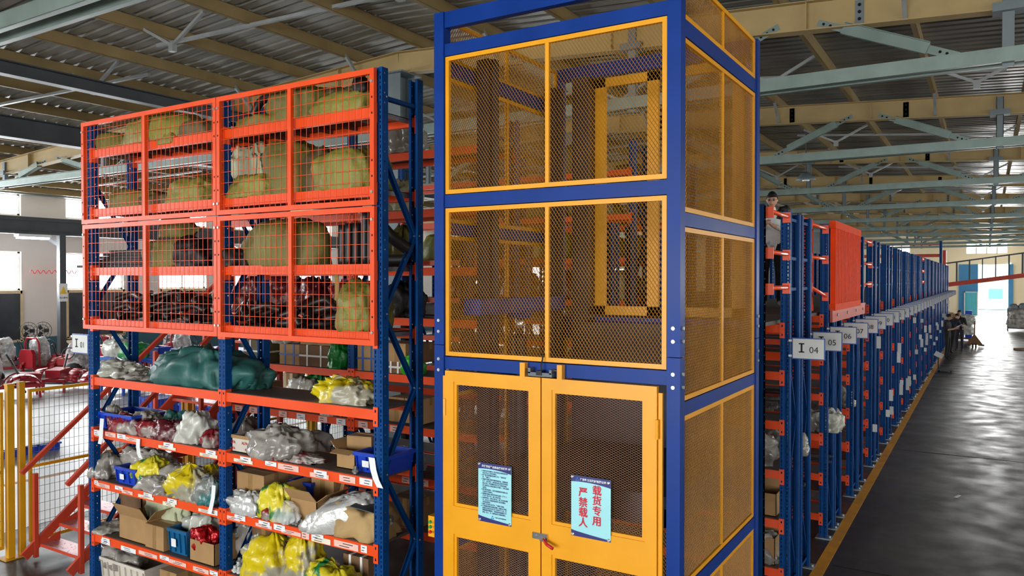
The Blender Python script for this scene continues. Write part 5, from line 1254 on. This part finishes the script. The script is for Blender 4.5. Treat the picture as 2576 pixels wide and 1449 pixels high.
# ------------------------------------------------------------------ workshop: small red tractors wrapped in film
def tractor_proto():
    t = empty('mini_tractor', (0, 0, 0)); 
    def lk(nm, m_, mt, sm=False, par=t): return link(nm, m_.mesh(nm, mt, sm), par)
    for x in (-.28, .28): lk('frame_rail', MB().bar((x, -.75, .3), (x, .7, .3), .05, .07), 'tractor_red'); lk('leg', MB().bar((x, -.7, .3), (x, -.72, 0), .05, .05), 'tractor_red'); lk('leg', MB().bar((x, .6, .3), (x, .62, 0), .05, .05), 'tractor_red')
    for y in (-.72, -.1, .6): lk('cross_member', MB().bar((-.3, y, .3), (.3, y, .3), .05, .06), 'tractor_red')
    mb = MB(); pr = [(-.3, .32), (-.3, .72), (-.22, .85), (.22, .85), (.3, .72), (.3, .32)]       # rounded rear cowl
    n = len(pr); mb.v += [(x, .62, z) for x, z in pr] + [(x, .72, z) for x, z in pr]; mb.f += [tuple(range(n)), tuple(reversed(range(n, 2 * n)))] + [(i, (i + 1) % n, n + (i + 1) % n, n + i) for i in range(n)]; mb.m += [0] * (n + 2)
    lk('rear_cowl', mb, 'tractor_red')
    for s in (-1, 1):
        mb = MB(); k = 7
        for i in range(k):
            a0, a1 = math.pi * i / k, math.pi * (i + 1) / k; r0 = .36
            mb.quad((s * .34, -.35 - r0 * math.cos(a0), .3 + .3 * math.sin(a0)), (s * .62, -.35 - r0 * math.cos(a0), .27 + .28 * math.sin(a0)), (s * .62, -.35 - r0 * math.cos(a1), .27 + .28 * math.sin(a1)), (s * .34, -.35 - r0 * math.cos(a1), .3 + .3 * math.sin(a1)))
        o = lk('fender', mb, 'tractor_red', True); m2 = o.modifiers.new('t', 'SOLIDIFY'); m2.thickness = .03
    lk('roll_bar', MB().tube([(-.3, .5, .3), (-.3, .52, 1.05), (-.2, .53, 1.18), (.2, .53, 1.18), (.3, .52, 1.05), (.3, .5, .3)], .03, 8), 'tractor_red', True)
    lk('hood', MB().bar((0, -.75, .48), (0, -.3, .52), .4, .2), 'tractor_red'); lk('steering_column', MB().tube([(0, -.3, .55), (0, -.12, .95)], .025, 8), 'steel_dark')
    lk('steering_wheel', MB().tube([(.17 * math.cos(a), -.1 + .07 * math.sin(a), .96 + .15 * math.sin(a)) for a in [i * math.pi / 6 for i in range(13)]], .014, 6, cap=False), 'black', True)
    sb = blob_mesh('seat', .44, .4, .2, 3, 'black', nu=20, nv=10); o = link('seat', sb, t, (0, .2, .5)); bb = blob_mesh('backrest', .42, .16, .42, 4, 'black', nu=20, nv=10); link('backrest', bb, t, (0, .42, .62))
    link('film_wrap', blob_mesh('film_wrap', .5, .46, .62, 5, 'clear_film', nu=24, nv=12, crumple=.3), t, (0, .3, .5))
    link('engine', blob_mesh('engine', .4, .5, .3, 6, 'film_grey', nu=24, nv=12, crumple=.5), t, (0, .35, .3)); link('axle', MB().tube([(-.6, -.35, .2), (.6, -.35, .2)], .04, 8).mesh('axle', 'steel_dark'), t)
    return t
tp = tractor_proto()
def onZ(px, py, Z=0): r = ray(px, py); k = (Z - CAM_H) / r[2]; return (r[0] * k, r[1] * k, Z)
TR = [((42, 948), 2.9, 'red mini tractor with a rounded red rear cowl left of the column'), ((122, 945), 3.3, 'red mini tractor with film wrapped engine between the fans'), ((178, 978), .5, 'red mini tractor with a big front fender beside the I sign'), ((12, 1003), 2.8, 'red mini tractor cut off by the left picture edge'), ((208, 944), .3, 'red mini tractor further back right of the warning column'), ((305, 985), .3, 'red mini tractor seen just right of the left rack upright'), ((318, 940), 2.9, 'red mini tractor behind the clear film heap'), ((480, 925), 2.0, 'red mini tractor seen above the blue bins'), ((425, 910), .6, 'red mini tractor far behind the cardboard topped table')]
for i, ((px, py), rz, lab) in enumerate(TR):
    c = onZ(px, py); o = tp if i == 0 else dup(tp, c)
    o.location = (c[0], c[1], .003); o.rotation_euler = (0, 0, rz); o.scale = (1.05, 1.05, 1.05); tag(o, lab, 'tractor', 'red mini tractors in the workshop')
# standing fans, benches, bins, cartons
for (px, py), lab in (((72, 934), 'black standing fan left of the dark column'), ((108, 932), 'black standing fan nearest the dark column')):
    c = onZ(px, py); f = root('standing_fan', c, lab, 'fan', 'standing fans by the windows'); x, y, _ = c
    MB().lathe((x, y, 0), [(.25, 0), (.24, .03), (.03, .05), (.025, 1.2)], 14).build('stand', 'black', f)
    mb = MB()
    for rr in (.3, .2, .1): mb.tube([(x, y + rr * math.cos(a), 1.35 + rr * math.sin(a)) for a in [i * math.pi / 10 for i in range(21)]], .008, 5, cap=False)
    for i in range(12): a = i * math.pi / 6; mb.bar((x, y, 1.35), (x, y + .3 * math.cos(a), 1.35 + .3 * math.sin(a)), .006, .006)
    mb.build('guard', 'black', f)
    for i in range(3): a = i * 2.09; MB().bar((x - .03, y + .05 * math.cos(a), 1.35 + .05 * math.sin(a)), (x - .03, y + .22 * math.cos(a), 1.35 + .22 * math.sin(a)), .12, .01, (1, 0, 0)).build('blade', 'steel_dark', f)
def bench(label, px, py, w_, d_, h_, top='card_pale'):
    c = onZ(px, py); x, y, _ = c; b = root('workbench', c, label, 'table')
    MB().box(x - w_ / 2, x + w_ / 2, y - d_ / 2, y + d_ / 2, h_ - .04, h_).build('tabletop', top, b)
    for sx_ in (-1, 1):
        for sy_ in (-1, 1): MB().box(x + sx_ * (w_ / 2 - .05) - .03, x + sx_ * (w_ / 2 - .05) + .03, y + sy_ * (d_ / 2 - .05) - .03, y + sy_ * (d_ / 2 - .05) + .03, 0, h_ - .04).build('leg', 'bench_blue', b)
    MB().box(x - w_ / 2, x + w_ / 2, y - d_ / 2, y + d_ / 2, h_ * .4, h_ * .4 + .03).build('shelf', 'bench_blue', b); MB().box(x - w_ / 2, x + w_ / 2, y - d_ / 2, y - d_ / 2 + .03, h_ - .12, h_ - .04).build('apron', 'bench_blue', b)
    return (x, y)
bx_, by_ = bench('blue steel workbench with a cardboard top beyond the stair', 430, 1000, 1.8, .8, 1.05); b2 = bench('blue steel workbench left of the cardboard topped one', 320, 1005, 1.4, .7, 1.1, 'bench_blue')
bench('blue steel workbench behind the green tarpaulin', 590, 960, 2.4, .8, 1.0, 'bench_blue')
for i, (dx, dz, lab) in enumerate(((-.5, 1.05, 'blue tote bin on the left end of the cardboard topped bench'), (.1, .46, 'blue tote bin on the lower bench shelf'), (.55, 1.05, 'blue tote bin on the right end of the cardboard topped bench'))):
    b = empty('tote_bin', (bx_ + dx, by_, dz), lab, 'bin', 'blue tote bins on the workbench')
    w_, d_, h_ = .5, .36, .26; mb = MB().box(-w_ / 2, w_ / 2, -d_ / 2, -d_ / 2 + .01, 0, h_).box(-w_ / 2, w_ / 2, d_ / 2 - .01, d_ / 2, 0, h_).box(-w_ / 2, -w_ / 2 + .01, -d_ / 2, d_ / 2, 0, h_).box(w_ / 2 - .01, w_ / 2, -d_ / 2, d_ / 2, 0, h_).box(-w_ / 2, w_ / 2, -d_ / 2, d_ / 2, 0, .01)
    link('body', mb.mesh('body', 'crate_blue'), b); link('rim', MB().box(-w_ / 2 - .02, w_ / 2 + .02, -d_ / 2 - .02, -d_ / 2, h_ - .03, h_).box(-w_ / 2 - .02, w_ / 2 + .02, d_ / 2, d_ / 2 + .02, h_ - .03, h_).mesh('rim', 'crate_blue'), b)
for i, (px, py, lab) in enumerate(((505, 1080, 'blue tote bin stack on the floor behind the stair'), (560, 1085, 'blue ribbed bin on the floor behind the second shelf'), (400, 1060, 'blue bin with white lettering behind the stair treads'))):
    c = onZ(px, py); b = empty('storage_bin', c, lab, 'bin', 'blue floor bins'); w_, d_, h_ = .7, .5, .5
    link('body', MB().box(-w_ / 2, w_ / 2, -d_ / 2, d_ / 2, 0, h_).mesh('body', 'crate_blue'), b); link('rim', MB().box(-w_ / 2 - .02, w_ / 2 + .02, -d_ / 2 - .02, d_ / 2 + .02, h_, h_ + .04).mesh('rim', 'crate_blue'), b)
    for k in range(5): link('rib', MB().box(-w_ / 2 + .06 + k * .14, -w_ / 2 + .08 + k * .14, -d_ / 2 - .012, -d_ / 2, .04, h_).mesh('rib', 'crate_blue'), b)
c = b2; tag(link('draped_cloth', blob_mesh('draped_cloth', .7, .5, .35, 9, 'film_green', crumple=.4), None, (c[0] + .3, c[1], 1.1)), 'green cloth heaped on the left blue workbench', 'cloth')
bag_ = blob_mesh('plastic_bag', .8, .5, .4, 12, 'film_white', crumple=.4); tag(link('plastic_bag', bag_, None, (c[0] - .35, c[1], 1.1)), 'white film heap on the left blue workbench', 'bag')
c = onZ(268, 926); cb_ = root('cardboard_box', c, 'large tan carton by the windows behind the rack upright', 'box'); MB().box(c[0] - .5, c[0] + .5, c[1] - .5, c[1] + .5, 0, .8).build('body', 'card', cb_); MB().bar((c[0] - .5, c[1] - .5, .8), (c[0] - .8, c[1] - .6, 1.0), 1.0, .01, (0, 0, 1)).build('flap', 'card', cb_)
# blue pallet, inset plates on the floor
c = onZ(40, 1135); p = root('pallet', c, 'blue plastic pallet with a white sheet on the workshop floor', 'pallet'); x, y, _ = c
for k in range(5): MB().box(x - .6, x + .6, y - .5 + k * .21, y - .5 + k * .21 + .15, .12, .15).build('slat', 'pallet_blue', p)
for k in (-.52, 0, .4): MB().box(x + k, x + k + .12, y - .5, y + .5, 0.003, .12).build('runner', 'pallet_blue', p)
tag(MB().box(x - .55, x + .5, y - .45, y + .45, .151, .165).build('white_sheet', 'sign_white'), 'white board lying on the blue pallet', 'board')
# red spiral air hose along the left wall
pts = [(XL + .5, 13.9 + .028 * i, 3.35 + .06 * math.sin(i * .9)) for i in range(60)]
tag(MB().tube(pts, .014, 6).build('air_hose', 'red_plastic', None, smooth=True), 'red coiled air hose strung between the column and window', 'hose')
# ------------------------------------------------------------------ far end of the aisle
br = root('bridge_gangway', (-1.82, 46, 2.7), 'dark red steel gangway with railing rising across the far aisle', 'gangway')
P0, P1 = Vector((-1.9, 46, 2.78)), Vector((9.0, 46, 4.35)); D = (P1 - P0)
for yo in (0, 1.0):
    o = Vector((0, yo, 0))
    MB().bar(P0 + o, P0 + o + D, .1, .22).build('side_beam', 'orange_old' if yo == 0 else 'steel_dark', br); MB().bar(P0 + o + Vector((0, 0, 1.13)), P1 + o + Vector((0, 0, 1.13)), .05, .05).build('handrail', 'steel_dark', br)
    for k in range(20):
        q = P0 + o + D * (k / 19.0); MB().box(q.x - .025, q.x + .025, q.y - .025, q.y + .025, q.z, q.z + 1.13).build('baluster', 'steel_dark', br)
for k in range(28): q = P0 + D * (k / 28.0); MB().box(q.x, q.x + .36, 46.04, 46.96, q.z + .02, q.z + .05).build('deck_plank', 'steel_dark', br)
for x in (5.2, 8.6): MB().box(x - .1, x + .1, 46.4, 46.6, 0, 2.78 + (x + 1.9) * D.z / D.x).build('support_leg', 'steel_dark', br)
MB().box(-1.95, -1.8, 45.9, 47.1, 0, 4.6).build('end_post', 'orange_old', br)
hs = root('head_frame', (-6, 44.0, 2.7), 'orange beam and blue posts of the last mezzanine bay', 'frame')
for x in (-1.95, -6.2): MB().box(x - .06, x + .06, 44.0, 44.12, 2.7, 5.0).build('post', 'rack_blue', hs)
MB().box(-6.2, -1.95, 44.02, 44.1, 4.2, 4.36).build('beam', 'orange_old', hs); MB().box(-6.2, -1.95, 44.04, 44.07, 4.8, 4.84).build('top_rail', 'orange_old', hs)
# pallet truck
x, y = -.45, 40.7
pt = root('pallet_truck', (x, y, 0), 'dark pallet truck with loop handle standing in the aisle', 'pallet truck')
mb = MB(); mb.v += [(x - .34, y - .05, .12), (x + .34, y - .05, .12), (x, y - .05, .62), (x - .34, y + .12, .12), (x + .34, y + .12, .12), (x, y + .12, .62)]; mb.f += [(0, 1, 2), (5, 4, 3), (0, 3, 4, 1), (1, 4, 5, 2), (2, 5, 3, 0)]; mb.m += [0] * 5; mb.build('body', 'card_dark', pt)
for s in (-1, 1): MB().box(x + s * .27 - .09 - .03, x + s * .27 + .09 + .03, y + .1, y + 1.2, .07, .14).build('fork', 'steel_dark', pt); MB().lathe((x + s * .06 - .03, y - .1, .09), [(.09, 0), (.09, .06)], 12, 0, 'x').build('wheel', 'black', pt)
MB().tube([(x, y - .05, .5), (x + .01, y - .12, 1.2)], .026, 8).build('tiller', 'card_dark', pt)
MB().tube([(x + .01 + .17 * math.sin(a), y - .12, 1.28 + .13 * (-math.cos(a)) * (1 if math.cos(a) < .2 else 1.3)) for a in [i * math.pi / 10 for i in range(21)]], .012, 6, cap=False).build('handle_loop', 'steel_grey', pt)
# platform scale
c = onZ(2362, 936); x, y, _ = c; x = -1.18; y = 29.5
ps = root('platform_scale', (x, y, 0), 'small platform scale with a post at the rack edge', 'scale'); MB().box(x - .2, x + .25, y - .2, y + .3, .06, .1).build('platform', 'steel_dark', ps); MB().box(x - .2, x - .17, y, y + .03, 0.0, .55).build('column', 'black', ps); MB().bar((x - .28, y, .62), (x - .05, y, .5), .16, .03, (0, 1, 0)).build('display', 'sign_grey', ps)
for k in (-.15, .2): MB().lathe((x + k, y, 0), [(.03, 0), (.03, .06)], 8).build('foot', 'black', ps)
# wrapped goods on a pallet, small items each
gx, gy = -1.45, 45.0
pw = root('pallet', (gx, gy, 0), 'dark pallet under the wrapped goods behind the three men', 'pallet'); MB().box(gx - .5, gx + .9, gy - .5, gy + .5, .1, .14).build('deck', 'card_dark', pw)
for k in (-.45, .1, .7): MB().box(gx + k, gx + k + .1, gy - .5, gy + .5, 0, .1).build('runner', 'card_dark', pw)
cb2 = root('cardboard_box', (gx + .1, gy, .14), 'tan carton stack leaning on the far pallet', 'box')
for k in range(4): MB().box(gx - .3 + .17 * k, gx - .14 + .17 * k, gy - .2, gy + .3, 1.0 - .04 * k, 1.45 - .05 * k).build('carton', 'card', cb2)
MB().box(gx - .4, gx + .5, gy - .3, gy + .35, .14, 1.0).build('base_carton', 'card_dark', cb2)
for i, (dx, dz, mt, lab) in enumerate(((-.3, .75, 'film_white', 'white film roll on the left of the far pallet'), (.65, .9, 'film_white', 'white and blue bundle right of the tan cartons'), (.6, .4, 'film_white', 'white film bundle low on the far pallet'))):
    tag(link('film_bundle', blob_mesh('film_bundle', .6, .5, .45, 70 + i, mt, crumple=.4), None, (gx + dx, gy - .35, .14 + dz - .2)), lab, 'bundle')
tag(MB().box(gx + .55, gx + .85, gy + .05, gy + .4, .141, 1.5).build('wrapped_parcel', 'pallet_blue'), 'tall blue parcel standing on the far pallet', 'parcel')
# wire trolley with scrap
x, y = 1.75, 54.8
ct = root('cage_trolley', (x, y, 0), 'wire cage trolley heaped with dark scrap at the right edge', 'trolley')
for sx_ in (-.65, .65):
    for sy_ in (-.45, .45): MB().box(x + sx_ - .02, x + sx_ + .02, y + sy_ - .02, y + sy_ + .02, .15, 1.35).build('corner_post', 'steel_dark', ct); MB().lathe((x + sx_ - .03, y + sy_, .08), [(.08, 0), (.08, .05)], 10, 0, 'x').build('castor', 'black', ct)
for z in (.2, .75, 1.33):
    for sy_ in (-.45, .45): MB().box(x - .65, x + .65, y + sy_ - .012, y + sy_ + .012, z, z + .025).build('rail', 'steel_dark', ct)
MB().box(x - .65, x + .65, y - .45, y + .45, .16, .2).build('floor_plate', 'steel_dark', ct)
tag(link('scrap_bag', blob_mesh('scrap_bag', 1.2, .8, 1.15, 90, 'film_grey', crumple=.4), None, (x, y, .205)), 'dark film scrap filling the wire trolley', 'scrap')
for i, (dx, dz, r, lab) in enumerate(((-.35, 1.25, .22, 'round dark bundle on top left of the trolley scrap'), (.15, 1.25, .26, 'round grey bundle on top of the trolley scrap'))):
    tag(link('bundle', blob_mesh('bundle', r * 2, r * 2, r * 1.6, 95 + i, 'steel_grey'), None, (x + dx, y, dz)), lab, 'bundle')
bg_ = root('big_bag_stack', (2.9, 60, 0), 'stack of blue grey filled bags behind the trolley', 'bags')
for k in range(4): o = link('filled_bag', blob_mesh('filled_bag', 1.4, 1.0, .7, 100 + k, 'cloth_navy'), bg_, (0, 0, .62 * k))
tag(MB().bar((1.05, 40.2, .04), (1.75, 40.6, .06), .1, .08).build('floor_jack', 'card_dark'), 'rusty brown steel tool lying at the right edge of the aisle', 'tool')
c = onZ(2410, 1250); tag(MB().bar((c[0] - .03, c[1] - .06, .004), (c[0] + .02, c[1] + .07, .012), .04, .004).build('paper_scrap', 'paper'), 'small white paper scrap on the dark aisle floor', 'paper')
# ------------------------------------------------------------------ people
def head_geo(mb, c, yaw, pitch, s=1.0, mi_skin=0):
    """sculpted head around c (centre of the skull); face towards -Y before yaw"""
    nu, nv = 28, 22; base = len(mb.v); R = Matrix.Rotation(yaw, 3, 'Z') @ Matrix.Rotation(pitch, 3, 'X')
    for j in range(nv + 1):
        ph = -math.pi / 2 + math.pi * j / nv
        for i in range(nu):
            th = 2 * math.pi * i / nu; x, y, z = math.cos(ph) * math.sin(th), -math.cos(ph) * math.cos(th), math.sin(ph)
            fx, fy, fz = .076, .096, .118
            X, Y, Z = x * fx, y * fy, z * fz
            if z < 0: X *= 1 - .28 * (-z) ** 1.3; Y = Y * (1 - .1 * -z) - (.014 * -z if y < 0 else 0)
            front = max(0, -y)
            nose = math.exp(-((x / .13) ** 2)) * math.exp(-(((z + .16) / .2) ** 2)) * front; Y -= .022 * nose
            eye = (math.exp(-(((x - .36) / .16) ** 2)) + math.exp(-(((x + .36) / .16) ** 2))) * math.exp(-(((z - .05) / .11) ** 2)) * front; Y += .010 * eye
            brow = math.exp(-(((z - .24) / .1) ** 2)) * front; Y -= .004 * brow
            lip = math.exp(-((x / .28) ** 2)) * math.exp(-(((z + .5) / .07) ** 2)) * front; Y -= .006 * lip
            ear = math.exp(-(((abs(x) - 1) / .1) ** 2)) * math.exp(-(((z + .02) / .22) ** 2)) * math.exp(-(((y - .05) / .2) ** 2)); X += math.copysign(.016 * ear, x)
            mb.v.append(tuple(Vector(c) + R @ (Vector((X, Y, Z)) * s)))
    for j in range(nv):
        for i in range(nu):
            i2 = (i + 1) % nu; mb.f.append((base + j * nu + i, base + j * nu + i2, base + (j + 1) * nu + i2, base + (j + 1) * nu + i)); mb.m.append(mi_skin)
    return R
def person(label, at, rz, J, mats, hair='hair', head=(0, 0), glasses=False, scale=1.0, longsleeve=True, cap=False):
    """J: joints in a frame facing -Y. One continuous skinned body; head sculpted on; hair, eyes and glasses are parts"""
    V, E, Rr, reg = [], [], [], []
    def add(n, r, parent=None): V.append(Vector(J[n]) if isinstance(n, str) else Vector(n)); Rr.append(r); i = len(V) - 1; E.append((parent, i)) if parent is not None else None; return i
    pel = add('pelvis', (.15, .11)); wai = add('waist', (.135, .1), pel); che = add('chest', (.155, .11), wai); nb = add('neckb', (.075, .07), che); nt_ = add('neckt', (.055, .055), nb); add('jaw', (.052, .055), nt_)
    seg = [('pelvis', 'waist', 't', .13), ('waist', 'chest', 't', .14), ('chest', 'neckb', 't', .12), ('neckb', 'jaw', 's', .055)]
    for s in ('l', 'r'):
        sh = add('sh' + s, (.075, .07), che); el = add('el' + s, (.048, .046), sh); wr = add('wr' + s, (.031, .028), el); pa = add('pa' + s, (.034, .018), wr)
        seg += [('chest', 'sh' + s, 't', .1), ('sh' + s, 'el' + s, 't', .06), ('el' + s, 'wr' + s, 't' if longsleeve else 's', .04), ('wr' + s, 'pa' + s, 's', .03)]
        w_, p_ = Vector(J['wr' + s]), Vector(J['pa' + s]); d = (p_ - w_).normalized(); side_ = d.cross(Vector((0, 0, 1)) if abs(d.z) < .8 else Vector((0, 1, 0))).normalized(); nrm = side_.cross(d).normalized()
        for k, ln in zip((-1.5, -.5, .5, 1.5), (.062, .075, .07, .055)):
            b = add(tuple(p_ + d * .028 + side_ * k * .016), (.009, .009), pa); m1 = add(tuple(p_ + d * (.03 + ln * .5) + side_ * k * .018 + nrm * -.006), (.0085, .0085), b); add(tuple(p_ + d * (.03 + ln * .72) + side_ * k * .017 + nrm * -.03), (.007, .007), m1)
        b = add(tuple(p_ + side_ * -.04 + nrm * -.008), (.0105, .0105), pa); add(tuple(p_ + side_ * -.058 + d * .035 + nrm * -.022), (.009, .009), b)
        hp = add('hi' + s, (.095, .095), pel); kn = add('kn' + s, (.062, .062), hp); an = add('an' + s, (.045, .045), kn); to = add('to' + s, (.043, .03), an)
        seg += [('pelvis', 'hi' + s, 'p', .11), ('hi' + s, 'kn' + s, 'p', .08), ('kn' + s, 'an' + s, 'p', .055), ('an' + s, 'to' + s, 'f', .042)]
    me = bpy.data.meshes.new('person'); me.from_pydata([tuple(v) for v in V], E, []); ob = bpy.data.objects.new('person_tmp', me); COL.objects.link(ob)
    md = ob.modifiers.new('skin', 'SKIN'); md.use_smooth_shade = True
    sk = me.skin_vertices[0].data
    for i, r in enumerate(Rr): sk[i].radius = r; sk[i].use_root = (i == 0)
    ss = ob.modifiers.new('sub', 'SUBSURF'); ss.levels = 2; ss.render_levels = 2
    ev = bpy.data.meshes.new_from_object(ob.evaluated_get(bpy.context.evaluated_depsgraph_get())); bpy.data.objects.remove(ob)
    mb = MB(); mb.v = [tuple(v.co) for v in ev.vertices]; order = {'t': 0, 's': 1, 'p': 2, 'f': 3}
    hc = Vector(J['jaw']) + Vector((0, -.012, .085))
    for p in ev.polygons:
        c = p.center; best = None
        for a, b, rg, r in seg:
            A, B = Vector(J[a]), Vector(J[b]); t = max(0, min(1, (c - A).dot(B - A) / max(1e-9, (B - A).length_squared))); dd = (c - (A + (B - A) * t)).length / r
            if best is None or dd < best[0]: best = (dd, rg)
        rg = best[1]
        for s in ('l', 'r'):
            w_, p_ = Vector(J['wr' + s]), Vector(J['pa' + s])
            if (c - p_).length < .13 and (c - w_).dot(p_ - w_) > 0: rg = 's'
        mb.f.append(tuple(p.vertices)); mb.m.append(order[rg])
    # soles touch the ground
    R = head_geo(mb, hc, head[0], head[1], 1.0, 1)
    zmin = min(v[2] for v in mb.v); mb.v = [(a, b, c - zmin) for a, b, c in mb.v]; dz = Vector((0, 0, -zmin))
    o = link('person', mb.mesh('person', [mats['t'], 'skin', mats['p'], mats['f']], True), None, at, (0, 0, rz)); o.scale = (scale,) * 3; tag(o, label, 'person')
    H = lambda x, y, z: tuple(hc + dz + R @ Vector((x, y, z)))
    hm = MB(); nu, nv = 26, 12      # hair cap with a fringe
    for j in range(nv + 1):
        for i in range(nu):
            th = 2 * math.pi * i / nu; low = -.05 if math.cos(th) < .35 else (.35 if not cap else .3); lo_ph = math.asin(max(-.9, min(.9, low))); ph = lo_ph + (math.pi / 2 - lo_ph) * j / nv
            k = 1.1 + .05 * noise.noise(Vector((i * .7, j * .6, 3)))
            hm.v.append(H(math.cos(ph) * math.sin(th) * .079 * k, (-math.cos(ph) * math.cos(th) * .098 + .006) * k, math.sin(ph) * .122 * k))
    for j in range(nv):
        for i in range(nu): i2 = (i + 1) % nu; hm.f.append((j * nu + i, j * nu + i2, (j + 1) * nu + i2, (j + 1) * nu + i)); hm.m.append(0)
    link('hair', hm.mesh('hair', hair, True), o)
    for s in (-1, 1):
        link('eye', MB().lathe((0, 0, 0), [(.006, -.004), (.012, 0), (.006, .004)], 8, 0, 'y').mesh('eye', 'ink_black'), o, H(s * .029, -.084, .008)); link('eyebrow', MB().bar(H(s * .014, -.094, .03), H(s * .046, -.084, .03), .008, .006).mesh('eyebrow', 'hair'), o)
    link('mouth', MB().bar(H(-.022, -.095, -.06), H(.022, -.095, -.06), .006, .006).mesh('mouth', 'logo_red'), o)
    if glasses:
        g = MB()
        for s in (-1, 1): g.tube([H(s * .03 + .02 * math.cos(a), -.103, .008 + .015 * math.sin(a)) for a in [q * math.pi / 6 for q in range(13)]], .0022, 5, cap=False); g.bar(H(s * .05, -.1, .012), H(s * .083, -.01, .014), .003, .003)
        g.bar(H(-.011, -.105, .01), H(.011, -.105, .01), .003, .003); link('glasses', g.mesh('glasses', 'ink_black'), o)
    return o
BASE = dict(pelvis=(0, 0, .96), waist=(0, .0, 1.12), chest=(0, .01, 1.33), neckb=(0, .015, 1.465), neckt=(0, .0, 1.52), jaw=(0, -.01, 1.565), shl=(.185, .01, 1.41), shr=(-.185, .01, 1.41), ell=(.25, .02, 1.13), elr=(-.25, .02, 1.13), wrl=(.25, -.06, .9), wrr=(-.25, -.06, .9), pal=(.25, -.08, .83), par=(-.25, -.08, .83), hil=(.095, 0, .9), hir=(-.095, 0, .9), knl=(.105, -.02, .5), knr=(-.105, -.02, .5), anl=(.11, .03, .1), anr=(-.11, .03, .1), tol=(.125, -.12, .045), tor=(-.125, -.12, .045))
J1 = dict(BASE); J1.update(ell=(.26, -.02, 1.14), wrl=(.06, -.25, 1.22), pal=(-.01, -.29, 1.26), elr=(-.25, -.04, 1.14), wrr=(-.12, -.27, 1.24), par=(-.08, -.31, 1.29), tol=(.16, -.12, .045))
p1 = person('man in a grey patterned hoodie and black trousers filming from the mezzanine', (-2.6, 11.28, 2.702), .22, J1, dict(t='hoodie', p='trousers_black', f='shoe_beige'), head=(-.1, .16), glasses=True, scale=.93)
ph = empty('camera_phone', (0, 0, 0), 'black camera on a grip held in front of the man on the mezzanine', 'camera'); ph.location = (-2.6 - .06 + .07, 11.28 - .325, 2.702 + 1.14); ph.rotation_euler = (0, 0, .22)
link('body', MB().box(-.11, -.03, -.035, .0, .12, .3).mesh('body', 'black'), ph); link('grip', MB().tube([(-.07, -.015, .12), (-.05, -.015, -.06)], .022, 10).mesh('grip', 'black'), ph); link('lens', MB().lathe((-.07, -.035, .23), [(.028, 0), (.028, -.04), (.02, -.045)], 12, 0, 'y').mesh('lens', 'steel_dark'), ph)
J2 = dict(BASE); J2.update(jaw=(0, -.03, 1.555), neckt=(0, -.015, 1.515), ell=(.25, -.05, 1.15), wrl=(.1, -.27, 1.2), pal=(.06, -.33, 1.25), elr=(-.25, -.05, 1.15), wrr=(-.1, -.27, 1.2), par=(-.06, -.33, 1.25))
p2 = person('man in black clothes reading a white sheet beside the far racks', (-1.28, 34.4, 0.0), 1.25, J2, dict(t='cloth_black', p='trousers_black', f='shoe_black'), head=(0, .45), longsleeve=False, glasses=True)
tag(MB().bar((-1.28 + .32, 34.28, 1.26), (-1.28 + .5, 34.22, 1.36), .2, .004, (0, 0, 1)).build('paper_sheet', 'paper'), 'white sheet held by the man beside the far racks', 'paper')
J3 = dict(BASE); J3.update(ell=(.26, .0, 1.14), wrl=(.12, -.24, 1.08), pal=(.06, -.28, 1.08), tol=(.14, -.12, .045))
p3 = person('man in a dark shirt facing the viewer at the far racks', (-.98, 38.6, 0), -.35, J3, dict(t='cloth_black', p='cloth_navy', f='shoe_black'), head=(-.2, .2), longsleeve=False)
J4 = dict(BASE); J4.update(waist=(0, -.03, 1.12), chest=(0, -.14, 1.29), neckb=(0, -.22, 1.4), neckt=(0, -.26, 1.43), jaw=(0, -.3, 1.46), shl=(.18, -.17, 1.36), shr=(-.18, -.17, 1.36), ell=(.24, -.24, 1.1), elr=(-.24, -.24, 1.1), wrl=(.14, -.4, 1.02), wrr=(-.14, -.4, 1.02), pal=(.12, -.47, 1.02), par=(-.12, -.47, 1.02), knr=(-.11, .1, .5), anr=(-.12, .22, .12), tor=(-.13, .1, .045))
p4 = person('man in dark clothes bending forward between the other two men', (-1.22, 37.2, 0), 2.5, J4, dict(t='cloth_navy', p='trousers_black', f='shoe_black'), head=(0, .5), longsleeve=True)
